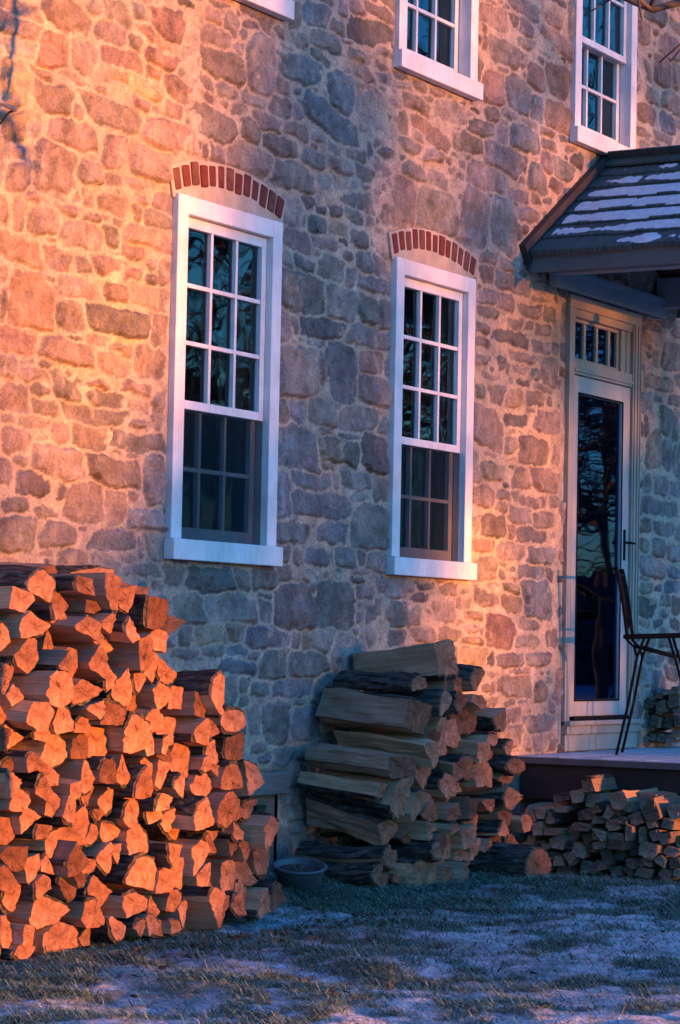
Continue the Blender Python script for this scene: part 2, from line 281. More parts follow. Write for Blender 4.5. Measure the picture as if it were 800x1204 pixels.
# ------------------------------------------------------------------ the rubble wall: one relief mesh
# where each stone sits: crop origin and scale, then centre, width, height (+ tone letter, + tilt)
STONES = """
@0 0 3.333
60,25,190,60 250,55,170,120 290,120,50,40 450,55,105,90 375,40,60,60 430,125,125,100 550,60,55,70b 580,12,90,28r 525,160,60,60 600,145,150,46r20 655,95,125,120r 750,70,65,25 735,10,80,38d 755,140,35,70 785,45,30,50
50,105,180,85 80,195,110,70 205,200,125,130r 330,230,112,120 385,290,75,58 475,225,150,85r 630,235,118,72r 595,290,62,48r 745,215,60,60 540,330,190,72t12 700,355,110,85g15 720,290,35,45 770,305,70,60 785,370,40,50
150,275,110,38g8 290,310,115,32g10 395,355,55,28 50,330,105,165t 205,385,155,115 300,440,38,60 435,445,210,100 555,415,55,48 610,420,38,30 680,440,88,60 780,470,80,72 285,530,180,105 660,535,195,120 140,490,34,75 50,490,100,115t 60,590,90,48
445,600,92,130 590,635,160,128 360,610,38,42 790,595,40,50 210,665,145,205 60,690,98,108 350,672,92,92 435,705,78,48 535,735,98,68 640,745,80,50 120,670,15,30 345,755,48,38 435,755,100,28
@0 220 3.81
10,100,40,130 85,120,46,145 145,45,68,45 265,20,155,56 395,45,52,78 505,65,135,98 620,35,105,80 735,55,98,120 215,75,30,28 300,105,112,56 430,135,128,42 185,150,125,115 605,120,42,80 705,150,112,78 535,165,48,32d 355,215,172,112
240,240,45,28 500,225,70,112 660,230,195,88 90,285,185,112t 250,325,122,88 365,345,66,78 475,355,140,80 585,290,128,60 675,335,50,48 735,385,58,130 515,390,48,22d 590,390,88,58 680,412,62,58 10,400,40,80 225,410,52,32 345,460,176,80 515,470,112,82 665,495,155,92
130,510,180,245t 12,520,34,160 310,570,126,130 520,600,285,115d 710,645,62,138 70,690,185,115r 345,680,62,36d 435,690,92,46 540,722,92,42 150,655,48,26 300,735,235,112 505,800,145,88 670,795,132,148 30,800,96,95 110,785,60,40 150,840,150,76 300,850,85,66d 215,805,68,36 450,860,150,38
@0 440 3.81
60,100,125,138 175,50,86,88 300,60,125,128d 455,35,135,56 610,60,146,56 680,20,115,48 195,150,135,76 30,185,58,56 145,215,126,56 470,120,145,70d 610,140,108,42 705,165,42,168 415,190,260,84 615,225,92,38 270,270,72,88 400,290,156,98 610,305,235,76b 70,305,126,106 185,285,58,24
520,352,34,14 600,362,68,16 250,395,200,155 90,385,66,48 20,440,68,118 375,435,24,88 510,435,244,125d 685,470,86,205b 150,495,146,100d 262,525,34,86 375,580,185,166 510,600,90,138 600,552,42,48 645,650,162,86b 65,590,112,68 200,620,92,48 80,715,155,148 250,715,150,118 365,690,48,24
500,745,182,92b 625,770,28,98 690,765,76,128 40,850,88,58 325,830,136,88 205,800,48,24 460,845,126,76 560,830,78,33 560,880,38,48 660,880,128,58
@220 0 3.2
120,10,78,24d 80,48,82,58 185,45,34,28 165,85,56,88 200,125,48,38 240,82,72,50d 322,115,68,38d 18,70,38,24 395,60,48,88 480,55,98,84b 525,8,48,24 582,35,42,62 640,25,58,58 720,40,106,48 565,100,54,48 690,125,158,98d 740,180,58,56 20,135,28,58 15,215,38,48
105,150,110,85 130,240,155,130 195,188,38,42 275,245,92,226b 340,212,28,18 368,180,58,28 435,160,48,52 520,155,108,66 510,220,92,40d20 655,212,86,42 600,160,38,14 420,260,146,106b 725,250,48,24 610,258,28,24 690,290,126,50g8 575,345,86,146b 358,320,48,58 500,265,14,14 410,312,24,18 420,345,34,28d 480,348,48,33d 520,355,28,24
660,330,48,34 695,405,96,122 45,300,92,66 148,335,76,66 65,365,68,48 12,370,28,44 145,385,34,28 195,410,58,38 252,378,86,56 345,405,76,82 415,410,33,58 545,450,205,112b15 775,365,48,38 770,450,66,86 95,465,180,106 300,450,102,66 240,495,70,98 410,490,92,62 5,550,38,78
675,490,28,24 350,550,116,72 500,520,48,28 555,555,48,34 745,522,48,33 480,550,28,20 60,570,43,68 110,580,48,66 235,600,160,115 478,600,92,66b 700,560,28,78 640,582,76,46 750,605,82,76 580,630,82,56 540,640,24,14 470,650,33,18 400,660,146,106 690,665,92,52 735,662,14,28 520,700,58,88b 620,715,156,66 770,705,42,78
@320 220 5
310,30,106,78 520,60,245,136 730,100,136,205 210,97,76,66d 290,128,76,46d 380,140,90,64d 120,150,110,135 180,205,28,78 265,225,106,100b 485,180,110,70 610,220,92,72 715,240,92,36 400,250,106,76 415,315,43,36d 150,310,145,115 320,340,160,60 508,303,96,86 590,330,24,38 665,330,86,96 80,425,68,78 270,400,33,38
190,460,126,76d 348,475,146,140 545,435,92,116 450,405,58,46 650,465,102,136 455,535,66,116 600,570,190,90 170,630,250,225 405,690,160,185 555,730,106,150 665,760,62,176 70,810,68,185 135,810,43,106 295,830,265,120d 570,885,246,115 120,908,48,36 235,925,142,50b 150,1080,222,285 290,1060,36,195 410,1100,160,320d 580,1035,136,112r 680,1060,38,98
@320 440 5.016
600,105,186,160 155,220,100,126b 55,230,58,146 295,230,160,146 500,265,235,135 655,300,58,96 145,435,235,228b 310,338,62,42d 450,370,106,33d 395,455,220,140d 600,470,156,205d 310,548,96,36 230,630,216,90b 490,630,185,100 635,675,86,146 375,640,38,86 510,725,106,46 60,715,76,265b
285,780,322,135b 575,905,210,252 110,935,175,115 360,945,176,105b 235,895,38,18 60,1065,68,96 150,1080,48,96 255,1078,136,105b 430,1085,116,115b 355,1080,18,76 525,1095,38,86d 610,1110,106,106 200,1180,176,56b 400,1185,86,46b 520,1190,116,46
@190 650 3.077
40,80,86,68 165,100,176,92d 290,100,48,68 365,90,86,78 435,75,48,58 505,90,72,48 580,78,58,28 645,85,58,28 720,97,88,33 95,195,98,116 245,200,176,100 380,158,58,20 370,220,43,72b 480,200,136,156d 622,190,136,160d 545,125,28,58 730,145,72,46 785,220,88,86 715,190,38,23 712,237,38,36
80,300,48,58 170,300,108,68t 267,293,62,62t 375,310,146,76b 480,320,36,62 572,320,130,76 700,293,38,43 770,310,86,78 450,355,18,28 85,370,98,33 180,362,78,42 265,357,66,38b 275,415,132,52b 395,410,100,100 525,405,140,96 680,385,125,180 330,380,48,28 595,455,42,33 230,500,86,86 290,485,48,48 350,492,76,60b
460,490,146,60b 578,498,56,48 650,490,66,33 293,538,28,36d 497,550,38,28 548,545,38,12 410,620,92,146 520,620,100,110b 600,600,56,116 330,610,46,96 460,580,28,12 375,545,58,22 350,710,58,38 440,735,78,66 500,740,48,38d 370,745,58,38 465,690,28,24 540,700,18,15 580,700,56,76
@440 80 3.2
25,45,68,56b 92,25,58,32d 105,65,66,28 12,140,43,106 75,120,56,56 172,70,56,36 165,140,106,66 205,118,42,33 240,95,56,33 287,120,24,20d 332,142,18,16d 380,155,36,16d 80,195,96,86 285,165,116,76 350,178,38,28 445,75,80,125r 440,170,46,66 210,240,145,66r15 315,237,33,16 400,230,90,70 510,180,62,33 490,208,28,16
540,100,86,126b 610,145,46,92b 560,15,28,38 608,35,56,86r 690,50,82,112r 700,190,106,106r 750,80,18,78 590,210,66,33 650,240,56,33 480,255,46,72 565,265,106,90b 355,285,100,72 40,268,46,28 135,290,96,50 10,290,38,48 660,290,56,36 720,265,38,28 40,355,82,72 105,328,28,28 230,330,86,46 275,345,28,38
490,345,150,105 600,340,23,18 150,385,76,62 348,340,16,23 300,320,28,14 330,368,23,28 290,390,23,28 320,412,36,23 240,415,66,50 415,410,130,96 650,360,42,76 710,385,66,72 610,415,76,106b 685,445,52,52 550,410,28,42 760,345,46,56d 745,310,38,36 10,420,28,38 32,405,12,24 98,505,110,185 240,540,135,150 375,565,90,195
480,585,86,185 10,500,33,78 440,480,38,14 540,478,82,42 610,490,42,42 540,515,33,18 580,555,76,56 75,600,56,23 15,590,38,42 40,655,52,56 40,720,56,68 540,620,23,56 430,715,66,46 500,740,66,42 550,750,38,36 650,500,36,22
@550 280 5.47
350,195,76,86 290,290,205,115 120,235,86,105 120,370,105,96 470,310,96,76 240,415,106,96 405,470,136,86 525,485,76,96 465,390,86,36 130,480,136,66 315,555,106,70 90,580,72,70 400,565,56,56 480,580,96,66 285,640,225,80d 95,670,86,56 465,705,126,76 560,710,38,66 360,770,166,60 80,790,76,66
340,850,86,46 430,875,52,80b 255,830,18,76 525,865,106,185 150,895,106,33 280,915,38,42 355,930,80,40d 490,970,126,40 195,1010,106,105 80,985,56,86 300,1030,126,115t 430,1030,106,90 525,1050,36,46 415,1115,56,28
@540 480 5.47
185,120,185,230 370,80,136,76d 570,85,146,126 350,150,38,22 415,165,56,14 340,230,86,90 485,275,176,160 620,310,38,126 205,305,76,28 330,320,48,12 100,370,56,195 220,410,155,105 345,380,42,18 410,455,100,136 555,465,156,136 160,570,126,136 290,555,86,66 365,565,38,48 480,600,150,70 605,610,56,76 280,640,80,66
400,690,136,105 540,720,116,105 220,760,166,135d 340,790,46,96 465,820,170,90d 110,750,56,116 145,875,116,90r 225,880,18,76 335,915,180,100 525,950,160,105b 170,1035,146,150 285,995,56,23d 275,1075,46,60d 335,1045,56,42d 345,1085,56,56 460,1050,150,90b 580,1070,38,86d 190,1170,106,86 340,1165,115,66d 40,1170,96,56
@440 670 3.333
75,70,146,76 195,62,76,24d 175,108,76,33d 300,75,76,46 355,72,48,28 435,100,90,80 60,175,136,96 155,185,56,76 270,165,86,86 230,185,38,48 350,138,52,36 540,135,70,56 640,120,106,145b 395,185,76,36 340,200,28,18 20,270,56,76 85,270,76,56 195,255,86,50 295,255,90,56 385,238,62,28 495,245,110,120r 420,240,14,33
605,215,76,46 690,270,42,56 590,285,86,46 385,285,100,32r 385,335,100,70t 457,350,23,42d 530,355,100,50d 640,355,86,56 175,297,56,16 570,395,70,20 465,415,48,18 545,455,125,76 650,475,42,76d 440,465,28,36 465,460,18,56 455,520,48,33 530,518,48,23 575,518,33,18 535,575,70,60 595,555,33,16 640,605,106,66b 530,655,96,86
650,680,76,56 590,680,48,56 690,690,38,56 690,545,28,56
@560 0 6.02
140,20,176,36 130,120,166,145 60,270,38,176 345,55,176,105 270,140,66,86 350,200,106,106 540,150,116,116r 590,20,96,36d 680,150,76,265 590,310,265,122r12 350,310,106,70 200,380,205,165 330,460,36,176 200,495,76,56 460,425,42,42 500,385,96,18
@740 0 6.68
110,260,86,176 310,370,136,166 100,90,56,38 360,200,76,86 140,560,46,136 260,570,136,225r 360,600,66,195 180,760,96,116 330,800,146,166 135,900,126,136r 300,980,116,156b 385,980,38,86 110,1050,106,66 260,1080,136,76 190,1120,96,38
@740 340 4.63
130,200,76,56 145,380,38,86 100,280,28,86 235,370,106,146 255,220,56,96 165,520,146,76 250,610,76,56 150,600,48,38 190,720,56,156 245,740,38,176 130,870,76,185 100,1060,46,96 170,1080,86,106 250,1090,66,76 90,720,18,146 200,900,56,146 255,940,38,156
@735 580 4.815
190,80,195,86 210,25,96,28 110,190,56,76 220,200,115,76 300,220,38,76 185,310,66,106 100,300,48,76 270,335,86,90 145,420,126,105 270,455,76,56b 265,535,86,66b 185,540,38,43d 115,540,66,66 110,495,66,28 115,650,100,105d 230,610,52,62 220,685,48,33 290,640,48,96 185,740,56,48 105,740,66,38 280,740,56,56 160,950,106,66 110,1040,96,115 230,850,86,56 265,1020,86,76
"""
GX0, GX1, GZ0, GZ1 = 6.4, 18.4, -0.25, 6.25
NXG, NZG = 1010, 800
gx = np.concatenate([np.linspace(GX0, 8.3, 95)[:-1], np.linspace(8.3, 16.3, 985)[:-1], np.linspace(16.3, GX1, 110)]); gz = np.linspace(GZ0, GZ1, 930); NXG, NZG = len(gx), len(gz)
XX, ZZ = np.meshgrid(gx, gz)
rw = np.random.default_rng(5)
def wn(cell, amp, seed):
    r_ = np.random.default_rng(seed); return (vnoise(XX.shape, ((GZ1 - GZ0) / cell, (GX1 - GX0) / cell), r_) - 0.5) * 2 * amp
WXs = [wn(.16, .015, i) + wn(.06, .011, 40 + i) + wn(.022, .007, 80 + i) for i in range(4)]
WZs = [wn(.16, .011, 20 + i) + wn(.06, .009, 60 + i) + wn(.022, .006, 90 + i) for i in range(4)]
best = np.full(XX.shape, 9.0); second = np.full(XX.shape, 9.0); sid = np.full(XX.shape, -1, int)
stones = []
def add_stone(x, z, w, h, tilt=0.0, tone='g'):
    k = len(stones); stones.append((x, z, w, h, tilt, tone))
    a, b_ = w / 2, h / 2; R = math.hypot(a, b_) + 0.12
    i0, i1 = np.searchsorted(gz, (z - R, z + R)); j0, j1 = np.searchsorted(gx, (x - R, x + R))
    if i1 <= i0 or j1 <= j0: return
    sl_ = (slice(i0, i1), slice(j0, j1)); q = k % 4
    u = XX[sl_] - x + WXs[q][sl_]; v_ = ZZ[sl_] - z + WZs[q][sl_]
    c_, s_ = math.cos(tilt), math.sin(tilt); uu = u * c_ + v_ * s_; vv = -u * s_ + v_ * c_
    sk = rw.uniform(-.2, .2); sk2 = rw.uniform(-.2, .2)
    uu = uu + vv * sk; vv = vv + uu * sk2 * (b_ / max(a, b_)) ; uu = uu / (1 + 0.25 * rw.uniform(-1, 1) * vv / b_).clip(0.6, 1.6)
    p = rw.uniform(5.0, 10.0)
    U_, V_ = np.abs(uu / a), np.abs(vv / b_); r_ = (U_ ** p + V_ ** p) ** (1 / p); cc = rw.uniform(1.5, 2.1, 4); ks = rw.uniform(.8, 1.25, 4); qd = (uu > 0).astype(int) + 2 * (vv > 0).astype(int); kk = ks[qd]; r_ = np.maximum(r_, (U_ * kk + V_ / kk) / np.maximum(cc, .9 * np.maximum(ks, 1 / ks) + .12)[qd])
    sd = (r_ - 1) * min(a, b_) * 1.0 + np.maximum(0, r_ - 1.0) * (max(a, b_) - min(a, b_)) * 0.3
    B, C_, D_ = best[sl_], second[sl_], sid[sl_]
    nb_ = sd < B
    C_[:] = np.where(nb_, B, np.minimum(C_, sd)); D_[nb_] = k; B[nb_] = sd[nb_]
ox = oy = 0.0; sc = 1.0
for line in STONES.strip().split('\n'):
    if line[0] == '@': ox, oy, sc = map(float, line[1:].split()); continue
    for tok in line.split():
        a = tok.split(','); last = a[3]; tone = 'g'; tl = 0.0
        for i, ch in enumerate(last):
            if ch.isalpha():
                tone = ch; tl = float(last[i + 1:] or 0); last = last[:i]; break
        px, py, pw, ph = ox + float(a[0]) / sc, oy + float(a[1]) / sc, float(a[2]) / sc, float(last) / sc
        P = on_y(px, py); dx = (on_y(px + .5, py)[0] - on_y(px - .5, py)[0]); dz = (on_y(px, py - .5)[2] - on_y(px, py + .5)[2])
        if tone == 'g' and tl == 0: tl = 0
        add_stone(P[0], P[2], pw * dx * 1.13, ph * dz * 1.13, -math.radians(tl) * 1.0, tone)
# the rest of the wall, outside the picture: the same kind of rubble
TONES = 'ggggggggbbdrt'
z = GZ0 + .08
while z < GZ1 + .1:
    hh = rw.uniform(.11, .24); x = GX0 + rw.uniform(-.2, .1)
    while x < GX1 + .2:
        w_ = rw.uniform(.14, .42); h_ = hh * rw.uniform(.75, 1.15); xx = x + w_ / 2; zz = z + hh / 2 + rw.uniform(-.03, .03)
        i, j = min(max(np.searchsorted(gz, zz), 0), NZG - 1), min(max(np.searchsorted(gx, xx), 0), NXG - 1)
        if best[i, j] > 0.42 * min(w_, h_): add_stone(xx, zz, w_, h_, rw.uniform(-.15, .15), rw.choice(list(TONES)))
        x += w_ + .035
    z += hh + .03
for _ in range(9000):                              # small spalls pushed into wide joints
    i, j = rw.integers(0, NZG), rw.integers(0, NXG); R = best[i, j] - 0.014
    if R > 0.02 and best[i, j] < 5:
        a = min(R, .09); add_stone(gx[j], gz[i], a * rw.uniform(1.7, 2.6), a * rw.uniform(1.2, 1.7), rw.uniform(-.3, .3), rw.choice(list('gggbdr')))
gap = second - best
inside = np.minimum(-best, (gap - 0.012) * 0.5)
mask = inside > 0.0
edge = np.clip(inside / 0.016, 0, 1); edge = edge * edge * (3 - 2 * edge)
ns = len(stones)
sproud = rw.uniform(.006, .028, ns + 1); stx = rw.normal(0, .05, ns + 1); stz = rw.normal(0, .06, ns + 1)
SX = np.array([s_[0] for s_ in stones] + [0]); SZ = np.array([s_[1] for s_ in stones] + [0])
tiltrel = np.clip((XX - SX[sid]) * stx[sid] + (ZZ - SZ[sid]) * stz[sid], -.012, .012)
rough = wn(.09, .010, 200) + wn(.035, .0055, 201) + wn(.014, .003, 202)
stone_h = edge * (sproud[sid] + tiltrel + rough)
mort_h = 0.004 + wn(.3, .004, 210) + wn(.05, .0022, 211) + wn(.02, .0012, 212)
hgt = np.where(mask, np.maximum(mort_h - 0.004 + stone_h, mort_h - .012), mort_h)
hgt = hgt + wn(1.1, .008, 220)
FLAT = [(9.945, 10.885, 1.60, 3.56), (12.075, 13.010, 1.60, 3.56), (9.945, 10.885, 4.38, 5.9), (12.05, 12.985, 4.38, 5.9), (14.31, 15.245, 4.38, 5.9), (14.30, 15.40, .58, 3.43), (10.22, 11.07, .0, .575)]
for (a, b_, c_, d_) in FLAT:
    dd = np.maximum(np.maximum(a - XX, XX - b_), np.maximum(c_ - ZZ, ZZ - d_)); f_ = np.clip(dd / .025 + .3, 0, 1); hgt = np.where(dd < .02, np.minimum(hgt, -.012 * (1 - f_) + .012 * f_), hgt)
TC = {'g': (.235, .205, .183), 'b': (.188, .195, .200), 'd': (.150, .141, .132), 'r': (.245, .180, .150), 't': (.300, .235, .170)}
scol = np.array([np.array(TC[s_[5]]) * rw.uniform(.95, 1.38) * np.array([1 + rw.normal(0, .05), 1, 1 + rw.normal(0, .05)]) for s_ in stones] + [(0, 0, 0)])
mcol = np.array((.475, .40, .32)) * (1 + wn(.5, .10, 230) + wn(.08, .08, 231))[..., None]
soft = np.clip(inside / 0.003 + .5, 0, 1)[..., None]
patch = (1 + wn(.12, .22, 240) + wn(.04, .14, 241))[..., None]
colr = scol[sid] * patch * soft + mcol * (1 - soft)
smear = np.clip((wn(.10, 1, 250) + wn(.035, .6, 251) - .85) * 3, 0, .5)[..., None]     # mortar smeared over stone faces
colr = colr * (1 - smear) + mcol * smear
# openings
OPEN = [(9.985, 10.85, 1.66, 3.30), (12.11, 12.97, 1.66, 3.30), (9.985, 10.85, 4.44, 5.86), (12.09, 12.95, 4.44, 5.86), (14.35, 15.21, 4.44, 5.86), (14.315, 15.385, .72, 3.40), (10.30, 11.02, .02, .52)]
co = np.stack([XX, -hgt, ZZ], -1).reshape(-1, 3)
ii = np.arange(NZG * NXG).reshape(NZG, NXG)
cx, cz = (gx[:-1] + gx[1:]) / 2, (gz[:-1] + gz[1:]) / 2
keep = np.ones((NZG - 1, NXG - 1), bool)
for (a, b_, c_, d_) in OPEN: keep &= ~((cz[:, None] > c_) & (cz[:, None] < d_) & (cx[None] > a) & (cx[None] < b_))
q = np.stack([ii[:-1, :-1], ii[:-1, 1:], ii[1:, 1:], ii[1:, :-1]], -1)[keep]
house = tag(empty('stone_house', (12, 0, 0)), 'old rubble stone farmhouse with white sash windows and a glazed storm door', 'house')
def on_house(o): o.parent = house; o.matrix_parent_inverse = Matrix.Translation((-12, 0, 0)); return o
wall = mesh_np('wall', co, q, [m_stone]); put_color(wall, 'stone_col', colr.reshape(-1, 3)); on_house(wall)

# the rest of the shell, so that rooms behind the glass are dark
mb = MB()
for (x0, x1, y0, y1, z0, z1) in [(6.3, 18.5, 7.0, 7.3, -.2, 6.3), (6.1, 6.4, 0.03, 7.3, -.2, 6.3), (18.4, 18.7, 0.03, 7.3, -.2, 6.3)]: mb.box(x0, x1, y0, y1, z0, z1)
sh = mb.build('rear_wall', m_mortar); on_house(sh)
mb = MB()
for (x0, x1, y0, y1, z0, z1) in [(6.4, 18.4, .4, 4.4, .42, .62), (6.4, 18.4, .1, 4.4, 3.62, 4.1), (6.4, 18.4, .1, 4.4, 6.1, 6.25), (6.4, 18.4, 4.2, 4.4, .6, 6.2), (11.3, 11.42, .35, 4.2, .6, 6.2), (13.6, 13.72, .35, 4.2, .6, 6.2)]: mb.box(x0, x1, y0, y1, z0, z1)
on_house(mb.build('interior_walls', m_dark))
mb = MB(); mb.prism([(-.5, 6.25), (3.65, 8.6), (7.8, 6.25), (7.8, 6.4), (3.65, 8.8), (-.5, 6.4)], 5.9, 18.9, ax='x'); on_house(mb.build('roof', m_roofhouse))

# ------------------------------------------------------------------ windows
def worn_board(mb, x0, x1, y0, y1, z0, z1): mb.box(x0, x1, y0, y1, z0, z1)
def window(x0, x1, z0, z1, rail, rows, screen, arch):
    """x0..x1, z0..z1: outer casing (z0 = top of sill); rail: z of the meeting rail"""
    cw = .088; yf = -.034
    mb = MB()
    mb.box(x0, x0 + cw, yf, .05, z0 + .002, z1); mb.box(x1 - cw, x1, yf, .05, z0 + .002, z1)
    mb.box(x0 + cw + .001, x1 - cw - .001, yf + .001, .05, z1 - cw, z1 - .001)
    # jamb linings, head lining
    mb.box(x0 + cw - .012, x0 + cw + .004, .052, .17, z0, z1 - cw + .01); mb.box(x1 - cw - .004, x1 - cw + .012, .052, .17, z0, z1 - cw + .01)
    mb.box(x0 + cw + .005, x1 - cw - .005, .052, .17, z1 - cw - .004, z1 - cw + .012)
    w = mb.build('window', m_white, bevel=.004); on_house(w)
    mb = MB(); mb.box(x0 - .015, x1 + .022, -.062, -.002, z0 - .098, z0); mb.box(x0 + .004, x1 - .004, -.0015, .17, z0 - .08, z0 - .006)
    mb.build('sill', m_white, w, bevel=.004)
    ix0, ix1 = x0 + cw + .004, x1 - cw - .004; it = z1 - cw - .004
    def sash(name, za, zb, yc, nr, st, rt, rb):
        mb = MB(); y0_, y1_ = yc - .019, yc + .019
        mb.box(ix0, ix0 + st, y0_, y1_, za, zb); mb.box(ix1 - st, ix1, y0_, y1_, za, zb)
        mb.box(ix0 + st, ix1 - st, y0_ + .0008, y1_, zb - rt, zb); mb.box(ix0 + st, ix1 - st, y0_ + .0008, y1_, za, za + rb)
        gx0, gx1, gz0, gz1 = ix0 + st, ix1 - st, za + rb, zb - rt; mw = .0105
        for i in (1, 2):
            xm = gx0 + (gx1 - gx0) * i / 3; mb.box(xm - mw, xm + mw, y0_ + .004, y1_ - .002, gz0, gz1)
        for i in range(1, nr):
            zm = gz0 + (gz1 - gz0) * i / nr
            for k in range(3):
                xa = gx0 + (gx1 - gx0) * k / 3 + (mw if k else 0); xb = gx0 + (gx1 - gx0) * (k + 1) / 3 - (mw if k < 2 else 0)
                mb.box(xa, xb, y0_ + .0045, y1_ - .002, zm - mw, zm + mw)
        s = mb.build(name, m_white, w, bevel=.0025)
        mb = MB()                                   # hand-set panes, each very slightly out of true
        for r_ in range(nr):
            for k in range(3):
                xa, xb = gx0 + (gx1 - gx0) * k / 3, gx0 + (gx1 - gx0) * (k + 1) / 3; za_, zb_ = gz0 + (gz1 - gz0) * r_ / nr, gz0 + (gz1 - gz0) * (r_ + 1) / nr
                d = [RNG.uniform(-.0025, .0025) for _ in range(4)]; y = yc + .008
                mb.add([(xa, y + d[0], za_), (xb, y + d[1], za_), (xb, y + d[2], zb_), (xa, y + d[3], zb_)], [(0, 1, 2, 3)])
        mb.build('pane', m_glass, w)
    sash('upper_sash', rail, it, .022, rows[0], .042, .05, .042)
    sash('lower_sash', z0 + .003, rail + .03, .068, rows[1], .042, .032, .062)
    if screen:
        mb = MB(); mb.box(ix0 + .002, ix1 - .002, .004, .0065, z0 + .004, rail - .004); mb.build('screen', m_screen, w)
    if arch:
        xc = (x0 + x1) / 2; half = (x1 - x0) / 2 + .010; rise = .075; R = (half * half + rise * rise) / (2 * rise); zc = z1 + .012 + rise - R; ha = math.asin(half / R)
        nb_ = 13; mb = MB(); D = (ha * 2) / nb_
        for i in range(nb_):
            a0 = -ha + D * i; a1 = a0 + D; g = .0055 / R; jr = RNG.uniform(-.006, .006); yb = -.019 + RNG.uniform(-.004, .004); h_ = .112 + RNG.uniform(-.007, .007)
            poly = []
            for (aa, rr) in ((a0 + g, R), (a1 - g, R), (a1 - g, R + h_), (a0 + g, R + h_)):
                poly.append((xc + math.sin(aa) * (rr + jr), zc + math.cos(aa) * (rr + jr)))
            mb.prism(poly, yb, .06, int(RNG.random() < .3))
        on_house(mb.build('brick_arch', [m_brick, m_brick2], bevel=.011))
        mb = MB(); n = 14                            # mortar bed round the bricks and the lunette under them
        top = [(xc + math.sin(-ha * 1.03 + 2.06 * ha * i / n) * (R + .122), zc + math.cos(-ha * 1.03 + 2.06 * ha * i / n) * (R + .122)) for i in range(n + 1)]
        mb.prism(top + [(x1 + .02, z1 - .02), (x0 - .02, z1 - .02)], -.013, .055)
        on_house(mb.build('arch_mortar', m_mortar))
    return w
window(9.945, 10.885, 1.698, 3.340, 2.325, (3, 2), True, True)
window(12.075, 13.010, 1.698, 3.340, 2.325, (3, 2), True, True)
window(9.945, 10.885, 4.478, 5.90, 5.05, (2, 2), False, False)
window(12.050, 12.985, 4.478, 5.90, 5.05, (2, 2), False, False)
window(14.310, 15.245, 4.478, 5.90, 5.05, (2, 2), False, False)

# curtains and a few things in the rooms
def curtain(x0, x1, z0, z1, y, lab):
    mb = MB(); n = 40; vs = []; fs = []
    for i in range(n + 1):
        x = x0 + (x1 - x0) * i / n; yy = y + .025 * math.sin(i * 1.3) + .01 * math.sin(i * .37)
        vs += [(x, yy, z0), (x + .01 * math.sin(i), yy + .008, (z0 + z1) / 2), (x, yy, z1)]
    fs = [(3 * i + k, 3 * i + 3 + k, 3 * i + 4 + k, 3 * i + 1 + k) for i in range(n) for k in (0, 1)]
    mb.add(vs, fs); o = mb.build('curtain', m_curtain, smooth=True); md = o.modifiers.new('thick', 'SOLIDIFY'); md.thickness = .004
    tag(o, lab, 'curtain', 'curtains inside the windows')
curtain(10.86, 11.05, 1.62, 3.3, .30, 'pale curtain inside the right edge of the ground floor window nearest the tall woodpile')
curtain(12.98, 13.16, 1.62, 3.3, .30, 'pale curtain inside the right edge of the ground floor window nearest the porch')
bk = tag(empty('bookcase', (11.05, 3.7, .62)), 'bookcase with pale boxes seen through the upper panes of the left ground floor window', 'bookcase')
mb = MB(); mb.box(-.55, .75, .28, .30, 0, 2.4); mb.box(-.55, -.53, 0, .28, 0, 2.4); mb.box(.73, .75, 0, .28, 0, 2.4)
mb.build('carcass', m_wood_fl, bk)
mb = MB()
for z in (.1, .6, 1.1, 1.55, 2.0): mb.box(-.53, .73, 0, .28, z, z + .02)
mb.build('shelf', m_wood_fl, bk)

# ------------------------------------------------------------------ basement window under its timber lintel
bw = MB(); bw.box(10.22, 11.07, -.035, .10, .455, .572); lint = bw.build('basement_lintel', m_oldwood, bevel=.01); on_house(lint)
mb = MB(); mb.box(10.95, 11.03, .03, .16, .0, .452); mb.box(10.30, 10.38, .03, .16, .0, .452); mb.box(10.38, 10.95, .031, .16, .40, .452); mb.box(10.82, 10.86, .05, .14, .0, .40)
bwf = mb.build('basement_window', m_oldwood, bevel=.006); on_house(bwf)
mb = MB(); mb.box(10.38, 10.95, .09, .094, .0, .40); mb.build('pane', m_glass, bwf)
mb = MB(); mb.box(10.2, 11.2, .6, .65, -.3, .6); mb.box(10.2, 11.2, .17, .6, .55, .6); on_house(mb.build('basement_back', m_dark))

# ------------------------------------------------------------------ door
mb = MB()
mb.box(14.300, 14.372, -.028, .10, .74, 3.345); mb.box(15.268, 15.398, -.028, .10, .74, 3.345)          # casing legs
mb.box(15.285, 15.30, -.036, -.029, .75, 3.34); mb.box(15.335, 15.345, -.036, -.029, .75, 3.34); mb.box(15.375, 15.385, -.036, -.029, .75, 3.34)   # mouldings
mb.box(14.300, 15.398, -.029, .10, 3.346, 3.425); mb.box(14.373, 15.267, -.020, .10, 3.295, 3.345)
mb.box(14.373, 15.267, -.022, .10, 2.935, 3.02)                                                        # transom bar
mb.box(14.373, 15.267, -.034, -.0225, 2.952, 2.975)
mb.box(14.373, 14.40, -.006, .09, 3.021, 3.294); mb.box(15.12, 15.267, -.006, .09, 3.021, 3.294)
mb.box(15.19, 15.205, -.012, -.0065, 3.021, 3.294)
df = mb.build('door', m_door, bevel=.004); on_house(df)
mb = MB(); tx0, tx1 = 14.40, 15.12
mb.box(tx0, tx1, .012, .05, 3.021, 3.045); mb.box(tx0, tx1, .012, .05, 3.272, 3.294)
for x in (tx0 + .016, tx0 + .20, tx0 + .385, tx0 + .57, tx1 - .016): mb.box(x - .016, x + .016, .0125, .05, 3.0455, 3.2715)
mb.build('transom_sash', m_door, df, bevel=.003)
mb = MB(); mb.box(tx0, tx1, .03, .034, 3.04, 3.28); mb.build('transom_pane', m_glassdoor, df)
